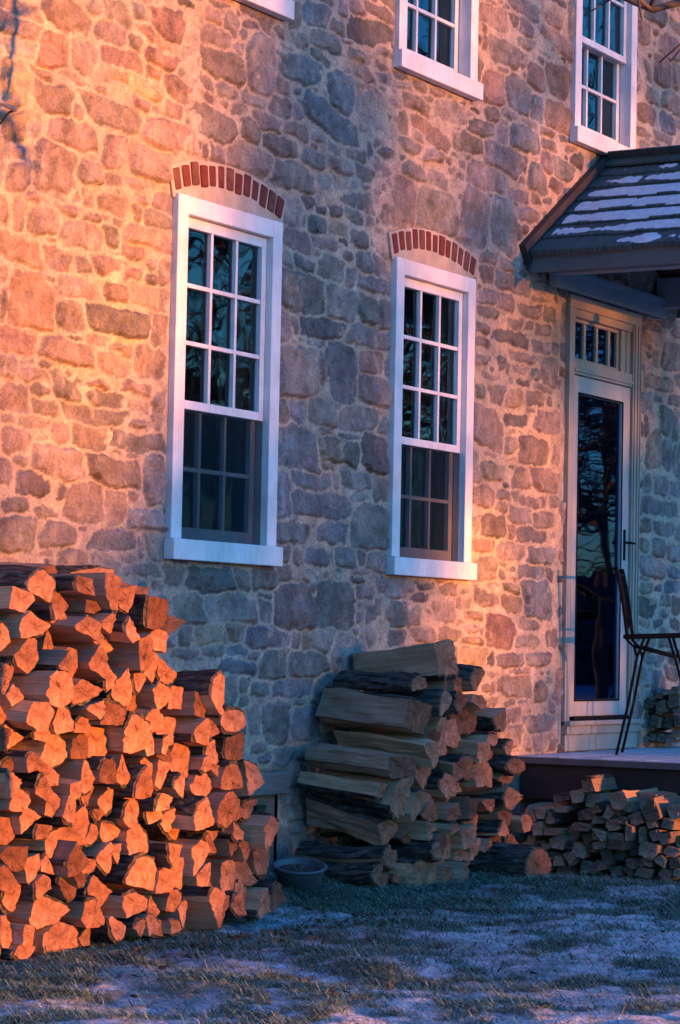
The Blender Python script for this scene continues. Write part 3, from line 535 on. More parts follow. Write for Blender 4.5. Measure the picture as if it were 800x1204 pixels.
mb = MB(); lx0, lx1, lz0, lz1 = 14.378, 15.262, .80, 2.93; g0, g1, h0, h1 = 14.475, 15.135, .905, 2.815
mb.box(lx0, g0, -.012, .03, lz0, lz1); mb.box(g1, lx1, -.012, .03, lz0, lz1); mb.box(g0, g1, -.0115, .03, lz0, h0); mb.box(g0, g1, -.0115, .03, h1, lz1)
lf = mb.build('storm_door', m_doorleaf, df, bevel=.005)
mb = MB(); mb.box(g0, g1, .006, .011, h0, h1); mb.build('pane', m_glassdoor, df)
mb = MB()
for (a, b_, c_, d_) in [(g0 - .012, g0, h0 - .012, h1 + .012), (g1, g1 + .012, h0 - .012, h1 + .012), (g0, g1, h0 - .012, h0), (g0, g1, h1, h1 + .012)]: mb.box(a, b_, -.016, -.0122, c_, d_)
mb.build('glazing_gasket', m_iron, df)
mb = MB(); mb.box(15.178, 15.202, -.020, -.0122, 1.80, 2.00)
mb.tube([(15.19, -.020, 1.915), (15.19, -.055, 1.915)], .008); mb.tube([(15.19, -.055, 1.915), (15.25, -.062, 1.912)], [.009, .007])
mb.build('handle', m_iron, df, bevel=.002)
mb = MB(); mb.box(14.30, 15.42, -.07, .1, .745, .775); mb.box(14.305, 15.41, -.045, .1, .69, .744); mb.box(14.31, 15.405, -.03, .1, .585, .689)
th = mb.build('threshold', m_door, df, bevel=.006)
mb = MB(); mb.box(14.38, 15.25, -.055, .02, .7755, .798); mb.build('kick_sweep', m_iron, df)

# ------------------------------------------------------------------ porch hood
EX, EZ, RX, RZ = 13.700, 3.585, 14.845, 4.325
PY = -1.75                                            # how far the hood stands out
SL = math.hypot(RX - EX, RZ - EZ); CS, SN = (RX - EX) / SL, (RZ - EZ) / SL
def slope(s, t, side):                                # along the slope, off the slope
    x = EX + CS * s - SN * t; z = EZ + SN * s + CS * t
    return (x if side < 0 else 2 * RX - x, z)
porch = tag(empty('porch_roof', (RX, 0, EZ)), 'shake roofed gable porch hood with snow on its shingles, over the door', 'porch roof')
def on(o, par): 
    o.parent = par; o.matrix_parent_inverse = Matrix.Translation(-par.location); return o
NC = 7; EXPO = (SL - .03) / NC
for side in (-1, 1):
    mb = MB()
    for k in range(NC):
        s0 = -.02 + k * EXPO; y = -.052
        while y > PY - .03:
            w_ = RNG.uniform(.07, .19); y1 = max(y - w_, PY - .04); j = RNG.uniform(-.008, .008); tk = .030 + RNG.uniform(-.004, .004)
            q_ = [slope(s0 + j, 0.0, side), slope(s0 + j, tk, side), slope(s0 + EXPO * 1.9, .006, side), slope(s0 + EXPO * 1.9, -.004, side)]
            mb.prism(q_ if side < 0 else q_[::-1], y - .002, y1 + .002); y = y1
            if y <= PY - .03: break
    on(mb.build('shingles', m_shake), porch)
    mb = MB(); q_ = [slope(0, -.005, side), slope(SL, -.005, side), slope(SL, -.03, side), slope(0.0, -.03, side)]; mb.prism(q_, -.006, PY); on(mb.build('roof_deck', m_oldwood), porch)
    # wall flashing that climbs beside the shingles
    mb = MB(); q_ = [slope(-.045, -.05, side), slope(-.05, .085, side), slope(SL + .01, .085, side), slope(SL + .01, -.05, side)]; mb.prism(q_, -.048, .002); on(mb.build('flashing', m_flash, bevel=.004), porch)
    fx = lambda a: a if side < 0 else 2 * RX - a
    mb = MB(); x0, x1 = sorted((fx(13.712), fx(13.738))); mb.box(x0, x1, PY, -.03, 3.475, 3.572); on(mb.build('eave_fascia', m_fascia, bevel=.003), porch)
    mb = MB(); x0, x1 = sorted((fx(13.74), fx(13.96))); mb.box(x0, x1, PY, -.03, 3.545, 3.56); on(mb.build('soffit', m_porchpaint), porch)
    mb = MB(); x0, x1 = sorted((fx(13.962), fx(14.07))); mb.box(x0, x1, PY + .05, -.03, 3.50, 3.70); on(mb.build('beam', m_porchpaint, bevel=.004), porch)
mb = MB(); y = -.05
while y > PY:
    y1 = y - RNG.uniform(.28, .4)
    for side in (-1, 1):
        q_ = [slope(SL - .115, .034, side), slope(SL - .115, .050, side), slope(SL + .028, .052, side), slope(SL + .028, .036, side)]
        mb.prism(q_ if side < 0 else q_[::-1], y, max(y1, PY) + .004)
    y = y1
on(mb.build('ridge_cap', m_shake), porch)
mb = MB(); mb.box(13.98, 15.71, -.075, -.03, 3.435, 3.56); mb.box(13.98, 15.71, -.095, -.0755, 3.525, 3.562); on(mb.build('wall_ledger', m_porchpaint, bevel=.004), porch)
mb = MB(); mb.box(13.96, 15.73, PY + .02, PY + .13, 3.505, 3.70)
mb.prism([(13.92, 3.70), (15.77, 3.70), (RX, 4.29)], PY + .05, PY + .09); on(mb.build('front_gable', m_porchpaint), porch)
mb = MB(); mb.box(14.072, 15.617, PY + .14, -.76, 3.72, 3.735); on(mb.build('ceiling', m_porchpaint), porch)

# snow lying on the courses
mb = MB(); rs = np.random.default_rng(3)
NY_, NS_ = 260, 9; ys = np.linspace(-.10, PY, NY_); fld = vnoise((NC, NY_), (NC, 6), rs) * .55 + vnoise((NC, NY_), (NC, 17), rs) * .35 + vnoise((NC, NY_), (NC, 70), rs) * .12
for k in range(NC):
    s0 = -.02 + k * EXPO; bias = [-.20, .12, .22, .20, .12, .03, -.12][k]; vs = []; hh = np.zeros((NY_, NS_))
    for i, y in enumerate(ys):
        out_ = (-y - .10) / 1.0
        cov = fld[k, i] - .56 + bias + .50 * min(out_, .7); c0 = max(0.0, min(1.0, cov * 2.6 + .25)); lo, hi = .42 - .40 * c0, .45 + .55 * c0
        for j in range(NS_):
            f = lo + (hi - lo) * j / (NS_ - 1); s = s0 + .004 + f * EXPO * .97
            g = math.sin(PI * j / (NS_ - 1)) ** .6
            h = (.013 * c0 * (.6 + .8 * fld[k, i]) if cov > -.09 else -.02) * g - .004 + rs.uniform(-.0015, .0015)
            surf = .030 - .024 * f / 1.9; hh[i, j] = h
            x, z = slope(s, surf + h, -1); vs.append((x, y, z))
    fs = [(i * NS_ + j, (i + 1) * NS_ + j, (i + 1) * NS_ + j + 1, i * NS_ + j + 1) for i in range(NY_ - 1) for j in range(NS_ - 1) if max(hh[i, j], hh[i + 1, j], hh[i, j + 1], hh[i + 1, j + 1]) > 0]
    mb.add(vs, fs)
tag(mb.build('snow', m_snow, smooth=True), 'thin old snow lying along the courses of the porch roof', 'snow', kind='stuff')
# lantern under the front of the hood
ln = tag(empty('porch_lantern', (14.86, -1.55, 3.50)), 'small black lantern hanging under the front beam of the porch hood', 'lantern')
mb = MB(); mb.tube([(0, 0, 0), (0, 0, -.05)], .006); mb.lathe([(.0, -.05), (.05, -.07), (.055, -.08), (.0, -.08)], k=12); mb.build('hood', m_iron, ln)
mb = MB(); mb.lathe([(.045, -.081), (.05, -.17), (.0, -.175)], k=6); mb.build('lamp_body', m_iron, ln)

# ------------------------------------------------------------------ deck
deck = tag(empty('porch_deck', (13.7, 0, 0)), 'low timber porch deck with frosted boards and a dark fascia', 'deck')
mb = MB(); y = -.031; 
while y > -3.6:
    y1 = y - .138; mb.box(13.66, 18.2, y1 + .005, y, .548 + RNG.uniform(-.001, .001), .58 + RNG.uniform(-.0015, .0015)); y = y1
on(mb.build('deck_board', m_deck, bevel=.003), deck)
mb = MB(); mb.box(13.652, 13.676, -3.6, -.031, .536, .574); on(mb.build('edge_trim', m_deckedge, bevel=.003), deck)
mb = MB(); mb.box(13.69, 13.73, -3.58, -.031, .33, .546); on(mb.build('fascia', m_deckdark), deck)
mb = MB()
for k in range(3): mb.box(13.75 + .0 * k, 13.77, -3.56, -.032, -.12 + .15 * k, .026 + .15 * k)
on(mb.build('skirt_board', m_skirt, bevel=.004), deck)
for y in (-.25, -1.8, -3.4):
    mb = MB(); mb.box(13.78, 13.87, y - .05, y + .05, -.15, .54); on(mb.build('post', m_oldwood), deck)

# ------------------------------------------------------------------ firewood
def shape_poly(kind, w, h, rng, rot=None):
    """convex outline (x, z, bark flag of the edge that starts there), fitted to w x h"""
    P = []
    if kind == 'w':
        s = math.radians(rng.uniform(48, 88)); n = 9; rot = rng.choice([0, 1, 2, 3]) * PI / 2 + rng.uniform(-.7, .7) if rot is None else math.radians(rot)
        P.append((0, 0, False))
        for i in range(n + 1): a = -s / 2 + s * i / n; rr = 1 + rng.uniform(-.02, .02); P.append((rr * math.cos(a), rr * math.sin(a), i < n))
    elif kind == 'h':
        rot = rng.choice([0, 1, 2, 3]) * PI / 2 + rng.uniform(-.5, .5) if rot is None else math.radians(rot); n = 14
        for i in range(n + 1): a = -PI / 2 + PI * i / n; P.append((math.cos(a) * 1.0, math.sin(a), i < n))
    elif kind == 'r':
        n = 20; rot = rng.uniform(0, 6)
        for i in range(n): a = 2 * PI * i / n; P.append((math.cos(a), math.sin(a), True))
    elif kind == 's':
        rot = rng.uniform(-.45, .45); j = lambda: rng.uniform(-.12, .12)
        P = [(-1 + j(), -1 + j(), False), (1 + j(), -1 + j(), False), (1 + j(), 1 + j(), False), (-1 + j(), 1 + j(), False)]
    else:
        rot = rng.uniform(-.22, .22); j = lambda: rng.uniform(-.22, .22); b = rng.integers(0, 6)
        c = [(-1 + j(), -1 + j()), (1 + j(), -1 + j()), (1 + j(), 1 + j()), (-1 + j(), 1 + j())]
        for i in range(4):
            p, q_ = c[i], c[(i + 1) % 4]
            if i == b:
                n = 6; nx, nz = q_[1] - p[1], -(q_[0] - p[0])
                for k in range(n): f = k / n; o = .16 * 4 * f * (1 - f) / 2; P.append((p[0] + (q_[0] - p[0]) * f + nx * o, p[1] + (q_[1] - p[1]) * f + nz * o, True))
            else: P.append((*p, False))
    c_, s_ = math.cos(rot), math.sin(rot); P = [(x * c_ - z * s_, x * s_ + z * c_, f) for x, z, f in P]
    xs = [p[0] for p in P]; zs = [p[1] for p in P]; x0, x1, z0, z1 = min(xs), max(xs), min(zs), max(zs)
    return [((p[0] - (x0 + x1) / 2) / (x1 - x0) * w, (p[1] - (z0 + z1) / 2) / (z1 - z0) * h, p[2]) for p in P]
def clip(P, a, b_, c_):
    """keep a*x + b*z <= c"""
    out = []; n = len(P)
    for i in range(n):
        p, q_ = P[i], P[(i + 1) % n]; dp, dq = a * p[0] + b_ * p[1] - c_, a * q_[0] + b_ * q_[1] - c_
        if dp <= 0: out.append(p)
        if (dp < 0 < dq) or (dq < 0 < dp):
            f = dp / (dp - dq); x, z = p[0] + (q_[0] - p[0]) * f, p[1] + (q_[1] - p[1]) * f
            out.append((x, z, False) if dp < 0 else (x, z, p[2]))
    return out
def area(P): return .5 * sum(P[i][0] * P[(i + 1) % len(P)][1] - P[(i + 1) % len(P)][0] * P[i][1] for i in range(len(P)))
def log_meshes(P, length, rng, rough=1.0, twist=1.0):
    """P: outline about the local origin; the log runs from y=0 (sawn front end) to y=length. Returns (wood MB, bark MB or None)."""
    per = []
    n = len(P); pts = []
    for i in range(n):
        p, q_ = P[i], P[(i + 1) % n]; d = math.hypot(q_[0] - p[0], q_[1] - p[1]); k = max(1, int(round(d / .017)))
        for j in range(k): f = j / k; pts.append((p[0] + (q_[0] - p[0]) * f, p[1] + (q_[1] - p[1]) * f, p[2]))
    n = len(pts); cx_ = sum(p[0] for p in pts) / n; cz_ = sum(p[1] for p in pts) / n
    nl = 9; rough = rough * min(1.0, math.sqrt(max(area(P), 1e-4)) / .13) * .75; ridge = [rng.normal(0, .0022) * rough for _ in range(n)]; ridge = [(ridge[i - 1] + 2 * ridge[i] + ridge[(i + 1) % n]) / 2.6 for i in range(n)]
    tx, tz = rng.normal(0, .05), rng.normal(0, .05); bowx, bowz = rng.normal(0, .008), rng.normal(0, .006); tp = rng.uniform(-.10, .08); tw = rng.normal(0, .06 * twist)
    ph = rng.uniform(0, 6, 4); vs = []; ring = []
    for j in range(nl):
        f = j / (nl - 1); row = []
        sc_ = 1 + tp * f; ox_, oz_ = bowx * math.sin(PI * f) * 1.5, bowz * math.sin(PI * f); ca, sa = math.cos(tw * f), math.sin(tw * f)
        for i, (x, z, fl) in enumerate(pts):
            dx, dz = x - cx_, z - cz_; r_ = math.hypot(dx, dz) + 1e-6
            o = ridge[i] * (1.0 + .6 * math.sin(ph[0] + f * 5)) + .0025 * rough * math.sin(ph[1] + f * 9 + i * .5) + rng.normal(0, .0012) * rough
            dx, dz = dx * (sc_ + o / r_), dz * (sc_ + o / r_); dx, dz = dx * ca - dz * sa, dx * sa + dz * ca
            yy = f * length + (tx * dx + tz * dz) * (1 - f)
            if j == 0: yy += rng.normal(0, .0028)
            row.append((cx_ + dx + ox_, yy, cz_ + dz + oz_))
        ring.append(row)
    mb = MB()
    allv = [p for row in ring for p in row]; fs = []; mi = []
    for j in range(nl - 1):
        for i in range(n):
            a, b_ = j * n + i, j * n + (i + 1) % n; fs.append((a, b_, b_ + n, a + n)); mi.append(0)
    mb.add(allv, fs, mi)
    # front end: two inner rings and a centre with a little sawn relief
    base = len(mb.v); caps = []
    for rr in (.66, .33):
        row = []
        for i in range(n):
            p = ring[0][i]; dx, dz = (p[0] - cx_) * rr, (p[2] - cz_) * rr; row.append((cx_ + dx, tx * dx + tz * dz + rng.normal(0, .0022), cz_ + dz))
        caps.append(row)
    cv = [p for r_ in caps for p in r_] + [(cx_, rng.normal(0, .002), cz_)]
    o = len(mb.v); mb.v.extend(cv)
    for i in range(n):
        k = (i + 1) % n; mb.f += [(k, i, o + i, o + k), (o + k, o + i, o + n + i, o + n + k), (o + n + k, o + n + i, o + 2 * n)]; mb.m += [1, 1, 1]
    e = (nl - 1) * n; mb.f.append(tuple(e + i for i in range(n))); mb.m.append(1)
    # bark over the runs flagged as bark
    bk_ = None; flags = [p[2] for p in pts]
    if any(flags):
        bk_ = MB(); runs = []
        if all(flags): runs = [(0, n, True)]
        else:
            st = next(i for i in range(n) if not flags[i - 1] and flags[i]) if any(flags[i] and not flags[i - 1] for i in range(n)) else None
            i = st; cnt = 0
            while cnt < n:
                if flags[i % n]:
                    k = 0
                    while k < n and flags[(i + k) % n]: k += 1
                    runs.append((i % n, k, False)); i += k; cnt += k
                else: i += 1; cnt += 1
        for (st, k, closed) in runs:
            if k < 2: continue
            m_ = k if closed else k + 1; thick = rng.uniform(.008, .014); vs = []; nb2 = nl * 2 - 1
            prof = [rng.uniform(-.35, .55) for _ in range(m_)]
            for j2 in range(nb2):
                j = j2 / 2; j0, j1 = int(j), min(int(j) + 1, nl - 1); f = j - j0
                for i in range(m_):
                    a, b_ = ring[j0][(st + i) % n], ring[j1][(st + i) % n]; p = [a[c] * (1 - f) + b_[c] * f for c in range(3)]
                    dx, dz = p[0] - cx_, p[2] - cz_; r_ = math.hypot(dx, dz) + 1e-6
                    t_ = thick * (1 + prof[i] + rng.uniform(-.35, .35)) * (.25 if (not closed and i in (0, m_ - 1)) else 1)
                    yv = p[1] + (.004 if j2 == 0 else (-.004 if j2 == nb2 - 1 else 0)) + (rng.uniform(0, .006) if j2 == 0 else 0)
                    vs.append((p[0] + dx / r_ * t_, yv, p[2] + dz / r_ * t_)); vs.append((p[0] - dx / r_ * .002, yv, p[2] - dz / r_ * .002))
            fs = []
            for j in range(nb2 - 1):
                for i in range(m_ if closed else m_ - 1):
                    a = (j * m_ + i) * 2; b_ = (j * m_ + (i + 1) % m_) * 2; c2, d2 = b_ + 2 * m_, a + 2 * m_; fs.append((a, b_, c2, d2))
                    if j == 0: fs.append((b_, a, a + 1, b_ + 1))
                    if j == nb2 - 2: fs.append((d2, c2, c2 + 1, d2 + 1))
                if not closed:
                    a = j * m_ * 2; fs.append((a + 1, a, a + 2 * m_, a + 2 * m_ + 1)); b_ = (j * m_ + m_ - 1) * 2; fs.append((b_, b_ + 1, b_ + 2 * m_ + 1, b_ + 2 * m_))
            bk_.add(vs, fs)
        if not bk_.f: bk_ = None
    return mb, bk_
ORD = ['first', 'second', 'third', 'fourth', 'fifth', 'sixth', 'seventh', 'eighth', 'ninth', 'tenth', 'eleventh', 'twelfth', 'thirteenth', 'fourteenth', 'fifteenth', 'sixteenth', 'seventeenth', 'eighteenth', 'nineteenth', 'twentieth']
def _rot(kind):
    return (kind[0], float(kind[1:]) if len(kind) > 1 else None)
def woodpile(items, plane, name, cat, pile, group, length, mats, seed, axis='y', fill=None, nfill=0, jit=.035, grow=1.17, minz=0.0, rowh=.14, thin='split', tilt=.02, rough=1.0, twist=1.0, pitches=()):
    """items: (px, py, w, h, kind[, extra recess]) on the pile's front plane; shapes are fitted so that neighbours touch but do not cut each other"""
    rng = np.random.default_rng(seed); E = []
    def unproj(px, py): 
        p = on_y(px, py, plane) if axis == 'y' else on_x(px, py, plane); return (p[0], p[2]) if axis == 'y' else (-p[1], p[2])
    def entry(px, py, w, h, kind, rec):
        c = unproj(px, py); l_, r_ = unproj(px - w / 2, py), unproj(px + w / 2, py); t_, b_ = unproj(px, py - h / 2), unproj(px, py + h / 2)
        return dict(c=c, w=abs(r_[0] - l_[0]), h=abs(t_[1] - b_[1]), k=kind, rec=rec, px=px, py=py)
    for it in items: E.append(entry(*it[:5], it[5] if len(it) > 5 else 0.0))
    if fill:
        (x0, x1, y0, y1, inside_) = fill; t = 0; added = 0
        while t < 4000 and added < nfill:
            t += 1; px, py = rng.uniform(x0, x1), rng.uniform(y0, y1)
            if not inside_(px, py): continue
            c = unproj(px, py); s_ = rng.uniform(.06, .11)
            if all(((c[0] - e['c'][0]) / (e['w'] * .5 + s_ * .33)) ** 2 + ((c[1] - e['c'][1]) / (e['h'] * .5 + s_ * .33)) ** 2 > 1 for e in E):
                E.append(dict(c=c, w=s_ * rng.uniform(.9, 1.5), h=s_ * rng.uniform(.9, 1.4), k=rng.choice(['w', 'q', 'h'] if thin == 'split' else ['s']), rec=rng.uniform(.0, .06), px=px, py=py)); added += 1
    made = []
    for i, e in enumerate(E):
        P = [(x + e['c'][0], z + e['c'][1], f) for x, z, f in shape_poly(_rot(e['k'])[0], e['w'] * grow, e['h'] * grow, rng, _rot(e['k'])[1])]
        ri = .25 * (e['w'] + e['h'])
        for j, o in enumerate(E):
            if j == i: continue
            dx, dz = o['c'][0] - e['c'][0], o['c'][1] - e['c'][1]; d2 = dx * dx + dz * dz
            if d2 > .25 or d2 < 1e-5: continue
            rj = .25 * (o['w'] + o['h']); off = (d2 + ri * ri - rj * rj) / 2; d = math.sqrt(d2); off = min(max(off, .22 * d2), .78 * d2)
            P = clip(P, dx, dz, dx * e['c'][0] + dz * e['c'][1] + off - d * .0012)
            if len(P) < 3: break
        P = clip(P, 0, -1, -minz) if len(P) >= 3 else P
        if len(P) < 3 or area(P) < 9e-4: continue
        Q = [P[0]]
        for p in P[1:]:
            if math.hypot(p[0] - Q[-1][0], p[1] - Q[-1][1]) > .004: Q.append(p)
        if len(Q) < 3: continue
        e['P'] = Q; made.append(e)
    # rows for the labels: by height, then along the pile
    for e in made: e['row'] = int((e['c'][1] - minz) / rowh)
    rows = {}
    for e in made: rows.setdefault(e['row'], []).append(e)
    names = {'w': 'wedge', 'h': 'half-round', 'r': 'round', 'q': 'blocky', 's': 'squared'}
    for ri_, (r_, lst) in enumerate(sorted(rows.items())):
        lst.sort(key=lambda e: e['px'])
        for k, e in enumerate(lst):
            P = e['P']; mxp = sum(p[0] for p in P) / len(P); mzp = sum(p[1] for p in P) / len(P)
            loc = [(p[0] - mxp, p[1] - mzp, p[2]) for p in P]
            w_, b_ = log_meshes(loc, length * rng.uniform(.9, 1.08), rng, rough, twist)
            o = w_.build(name, [mats[0], mats[1]], smooth=False)
            dep = plane + rng.normal(0, jit) + e['rec']
            if axis == 'y': o.location = (mxp, dep, mzp); o.rotation_euler = (rng.normal(0, tilt), 0, rng.normal(0, .03))
            else: o.location = (dep, -mxp, mzp); o.rotation_euler = (0, rng.normal(0, .02), -PI / 2 + rng.normal(0, .05))
            for (qx, qy, pt) in pitches:
                if abs(qx - e['px']) < 1.0 and abs(qy - e['py']) < 1.0: o.rotation_euler = (pt, 0, rng.normal(0, .03))
            if b_: b_.build('bark', m_bark, o)
            ordl = ORD[k] if k < len(ORD) else 'last'
            last_ = len(lst) - 1 - k
            pos = f'{ordl} from the left' if k <= last_ else ('rightmost' if last_ == 0 else f'{ORD[last_]} from the right')
            tag(o, f"{names[e['k'][0]].replace('-', ' ')} {'log' if thin == 'split' else 'stick'} {pos}, {ORD[ri_]} row up, {pile}", cat, group)
    return made

def parse(txt):
    out = []; ox = oy = 0; sc = 1
    for line in txt.strip().split('\n'):
        if line[0] == '@': ox, oy, sc = map(float, line[1:].split()); continue
        for tok in line.split():
            a = tok.split(','); last = a[3]; kind = None
            for i, ch in enumerate(last):
                if ch.isalpha(): kind, last = last[i:], last[:i]; break
            out.append((ox + float(a[0]) / sc, oy + float(a[1]) / sc, float(a[2]) / sc, float(last) / sc, kind or random.choice('wqwh')))
    return out
LEFT = """
@0 660 4
395,115,70,80q 525,140,75,150q 605,180,100,120w 330,220,115,130r 175,290,110,150w 355,320,130,110h 300,380,60,130w 475,215,70,60q 490,295,80,100w 570,330,60,130w 525,410,110,110h 175,430,100,170w 255,475,60,110w 330,500,90,210q 430,465,100,170w 635,425,60,150q 720,500,95,130w 760,640,90,110w 670,570,70,90w 580,590,90,160w 530,560,50,100w 370,600,130,120w 240,600,120,170q 35,560,75,130w 35,700,75,120w 140,730,130,130q 280,745,105,130w 400,700,80,80w 390,765,80,80 515,715,120,100w 670,680,70,100w 765,245,80,140q 790,375,70,95q
@0 830 4
15,155,60,100q 110,150,100,110w 290,215,140,140h 415,190,70,120q 500,170,90,160q 610,140,125,190w 680,190,40,80 785,195,50,90q 140,265,110,90w 65,300,60,80 240,335,100,90q 410,325,60,150w 490,310,80,110h 570,300,70,130w 650,370,80,160w 760,310,100,140w 30,370,90,110w 80,440,90,110w 190,390,70,130w 250,450,60,150w 290,480,50,120q 470,420,60,110w 540,440,85,120h 635,510,70,150w 765,495,70,110q 140,530,100,130w 40,590,110,130q 395,570,155,180w 215,590,70,60q 505,515,60,50 580,600,100,90w 675,630,100,160w 760,700,50,100 85,725,130,100q 310,720,80,170w 420,745,120,80h 515,710,70,130w
@0 980 4
45,210,90,120q 195,250,50,130r 395,210,80,80 495,290,110,190w 665,200,140,150h 745,220,80,100q 630,335,120,100q 440,380,110,120q 240,370,200,140w 545,440,70,110h 635,450,60,70 690,430,50,90 760,445,80,70h 25,460,80,150w 90,470,60,80 275,490,160,200w 190,510,80,90r 370,510,90,120w 100,560,90,80w 590,545,40,90q
@160 680 4
185,435,90,110h 345,550,80,180w 300,600,60,120q 450,670,100,90r 285,720,80,140w 345,705,60,90w
@160 860 4
155,85,70,120q 130,195,110,140w 265,135,110,150h 320,155,60,80w 372,180,60,60 460,85,75,135q 550,220,70,140w 210,265,50,90w 330,260,100,110q 505,380,60,100w 555,370,70,80h 285,385,90,140w 375,365,100,150q 415,470,90,100w 125,360,70,130q 120,580,50,110 315,590,90,150w 375,530,60,80 590,480,70,150w 525,565,50,80 470,545,40,70 575,660,100,130h 635,610,60,120q 480,690,60,150q 340,680,60,100 315,820,75,180w 390,840,80,160w 480,810,60,100h 610,810,65,120q 670,780,60,110w 165,800,60,100q 200,860,40,120 130,920,100,60 420,215,100,110h
"""
MID = """
@480 740 5
240,165,110,170q 430,310,70,150h140 110,320,90,80h100 250,370,60,120 185,440,70,130h120 60,520,130,180q 330,430,60,110 420,430,90,90 265,510,60,70 400,550,160,130h 515,540,60,140w 190,600,60,170 300,620,140,160w 140,620,110,90 460,650,70,60 490,720,70,90w 560,720,50,110 400,710,80,120 70,740,100,160w
@340 890 5
655,60,130,110q 670,240,120,240h165 745,290,110,150w 670,460,110,140w 560,590,80,110h200 620,600,70,90 510,685,70,90h150 770,690,110,130q 690,700,60,90 580,745,70,80w 770,440,80,120w
@480 890 4.706
110,110,80,130w 215,160,100,110h 295,70,150,120h 410,90,100,150q 530,100,70,90w 560,230,80,150w 310,170,50,60 250,310,80,90q 160,300,80,110 440,270,80,60w 360,290,40,110 420,370,70,160h 545,340,80,70 610,380,70,110h 610,480,90,90w 325,440,80,110q 245,490,70,150q 240,400,70,60 140,390,40,40 180,480,80,100 70,410,60,100 100,520,60,90h 90,650,90,130q 210,580,60,90w 180,670,100,130q 240,650,50,140 325,555,90,80 290,660,60,70 410,610,90,140w 370,510,60,110 500,600,45,130q 500,500,55,150 490,400,60,80w
"""
KIND = """
@600 900 6.667
510,245,110,100q 380,270,120,60w 370,345,130,50q 150,390,120,130w 235,375,80,80q 320,410,70,90w 235,490,75,100q 360,520,160,50q 490,400,95,80q 600,385,120,100q 690,345,90,60w 570,480,165,65q 690,430,100,60q 465,545,110,100q 380,600,140,110q 465,635,90,90q 600,580,110,110w 715,545,130,90q 150,575,60,40q 235,615,60,50w 160,640,90,70q 290,635,50,50q 240,690,120,70q 310,715,150,60w 490,730,100,100w 395,750,80,80q 590,800,110,90q 720,625,100,60q 730,680,80,60q 640,650,70,60q 700,775,90,60q
@690 900 7.27
190,400,80,100w 270,400,90,60q 360,360,60,90q 90,470,90,60q 230,510,130,100q 310,470,90,60q 130,590,150,90q 270,610,120,70q 270,680,140,80q 130,680,110,60q 260,770,100,100q 390,560,60,150q 470,600,60,170q 410,740,140,80w 550,500,90,80q 580,600,110,100q 550,730,140,130q 650,820,100,100w 740,840,110,90q 720,740,140,90q 520,820,80,90q 120,860,100,80q 220,910,110,90q 330,890,90,140w 380,840,60,80q 445,840,50,80q 495,920,150,80q 665,940,110,90q 770,920,60,80q 680,500,110,90q 700,620,110,100q 790,660,110,100q
"""
DECKP = """
@720 780 10
445,480,120,80q 590,510,120,150q 720,450,130,150q 410,650,80,120q 520,680,110,130q 650,700,100,140q 370,870,120,110q 700,880,140,90w 760,680,80,120q 470,410,80,50q 540,380,100,60w 640,340,110,60q 730,320,100,80q 740,820,80,60q 760,560,90,60q 480,870,80,80w 560,570,90,60q 580,880,90,90q 440,760,90,60q
"""
def hull(pts):
    def f(x, y):
        c = False; n = len(pts)
        for i in range(n):
            (xa, ya), (xb, yb) = pts[i], pts[(i + 1) % n]
            if (ya > y) != (yb > y) and x < (xb - xa) * (y - ya) / (yb - ya) + xa: c = not c
        return c
    return f
hl = hull([(-50, 690), (100, 690), (150, 720), (195, 790), (235, 830), (265, 880), (285, 930), (305, 1000), (325, 1050), (215, 1085), (140, 1108), (-50, 1120)])
woodpile(LEFT and parse(LEFT), -.85, 'split_log', 'firewood', 'tall left woodpile', 'split logs in the tall left woodpile', .60, (m_split, m_end), 21, fill=(-50, 330, 690, 1120, hl), nfill=60, minz=.0, jit=.04)
# a second rank behind shows along the top
BACK = [(118, 683, 60, 26, 'h'), (40, 676, 40, 22, 'w'), (150, 700, 44, 30, 'q'), (190, 735, 40, 34, 'w')]
woodpile([(x, y, w, h, k) for x, y, w, h, k in BACK], -.42, 'split_log', 'firewood', 'rear rank, tall left woodpile', 'split logs in the rear rank of the left woodpile', .40, (m_split, m_end), 25, minz=.6, rowh=3)
hm = hull([(500, 800), (560, 800), (590, 870), (605, 920), (615, 1000), (600, 1035), (440, 1040), (450, 960), (480, 850)])
woodpile(parse(MID), -.58, 'split_log', 'firewood', 'middle woodpile', 'split logs in the middle woodpile', .50, (m_split, m_end), 22, fill=(440, 620, 800, 1040, hm), nfill=8, minz=.0, tilt=.06, rough=2.6, twist=2.2, pitches=[(528, 773, -.15), (471, 938, .10), (474, 982, .22), (492, 844, .05), (471, 902, .09), (494, 888, .08)])
woodpile([(634, 1021, 22, 38, 'r')], -.86, 'split_log', 'firewood', 'lying on grass before middle woodpile', 'split logs in the middle woodpile', .45, (m_split, m_end), 27, minz=-.05, rowh=3, jit=0)
woodpile([(608, 901, 14, 14, 'r')], -.66, 'split_log', 'firewood', 'poking from middle woodpile by deck', 'split logs in the middle woodpile', .45, (m_split, m_end), 28, minz=-.05, rowh=3, jit=0)
hk = hull([(625, 960), (680, 935), (800, 945), (800, 1030), (640, 1025)])
woodpile(parse(KIND.replace('q', 's').replace('w', 's' if 'KIND' == 'DECKP' else 'w')), 13.27, 'kindling_stick', 'kindling', 'kindling stack beside deck', 'kindling sticks stacked along the deck', .40, (m_kside, m_kend), 23, axis='x', fill=(620, 840, 940, 1030, hk), nfill=10, minz=-.09, rowh=.085, thin='sawn', jit=.03, rough=.35, twist=.3, grow=1.14)
woodpile([(692, 924, 14, 14, 'q')], 13.30, 'kindling_stick', 'kindling', 'alone atop kindling stack', 'kindling sticks stacked along the deck', .36, (m_kside, m_kend), 31, axis='x', rowh=3, thin='sawn', jit=0)
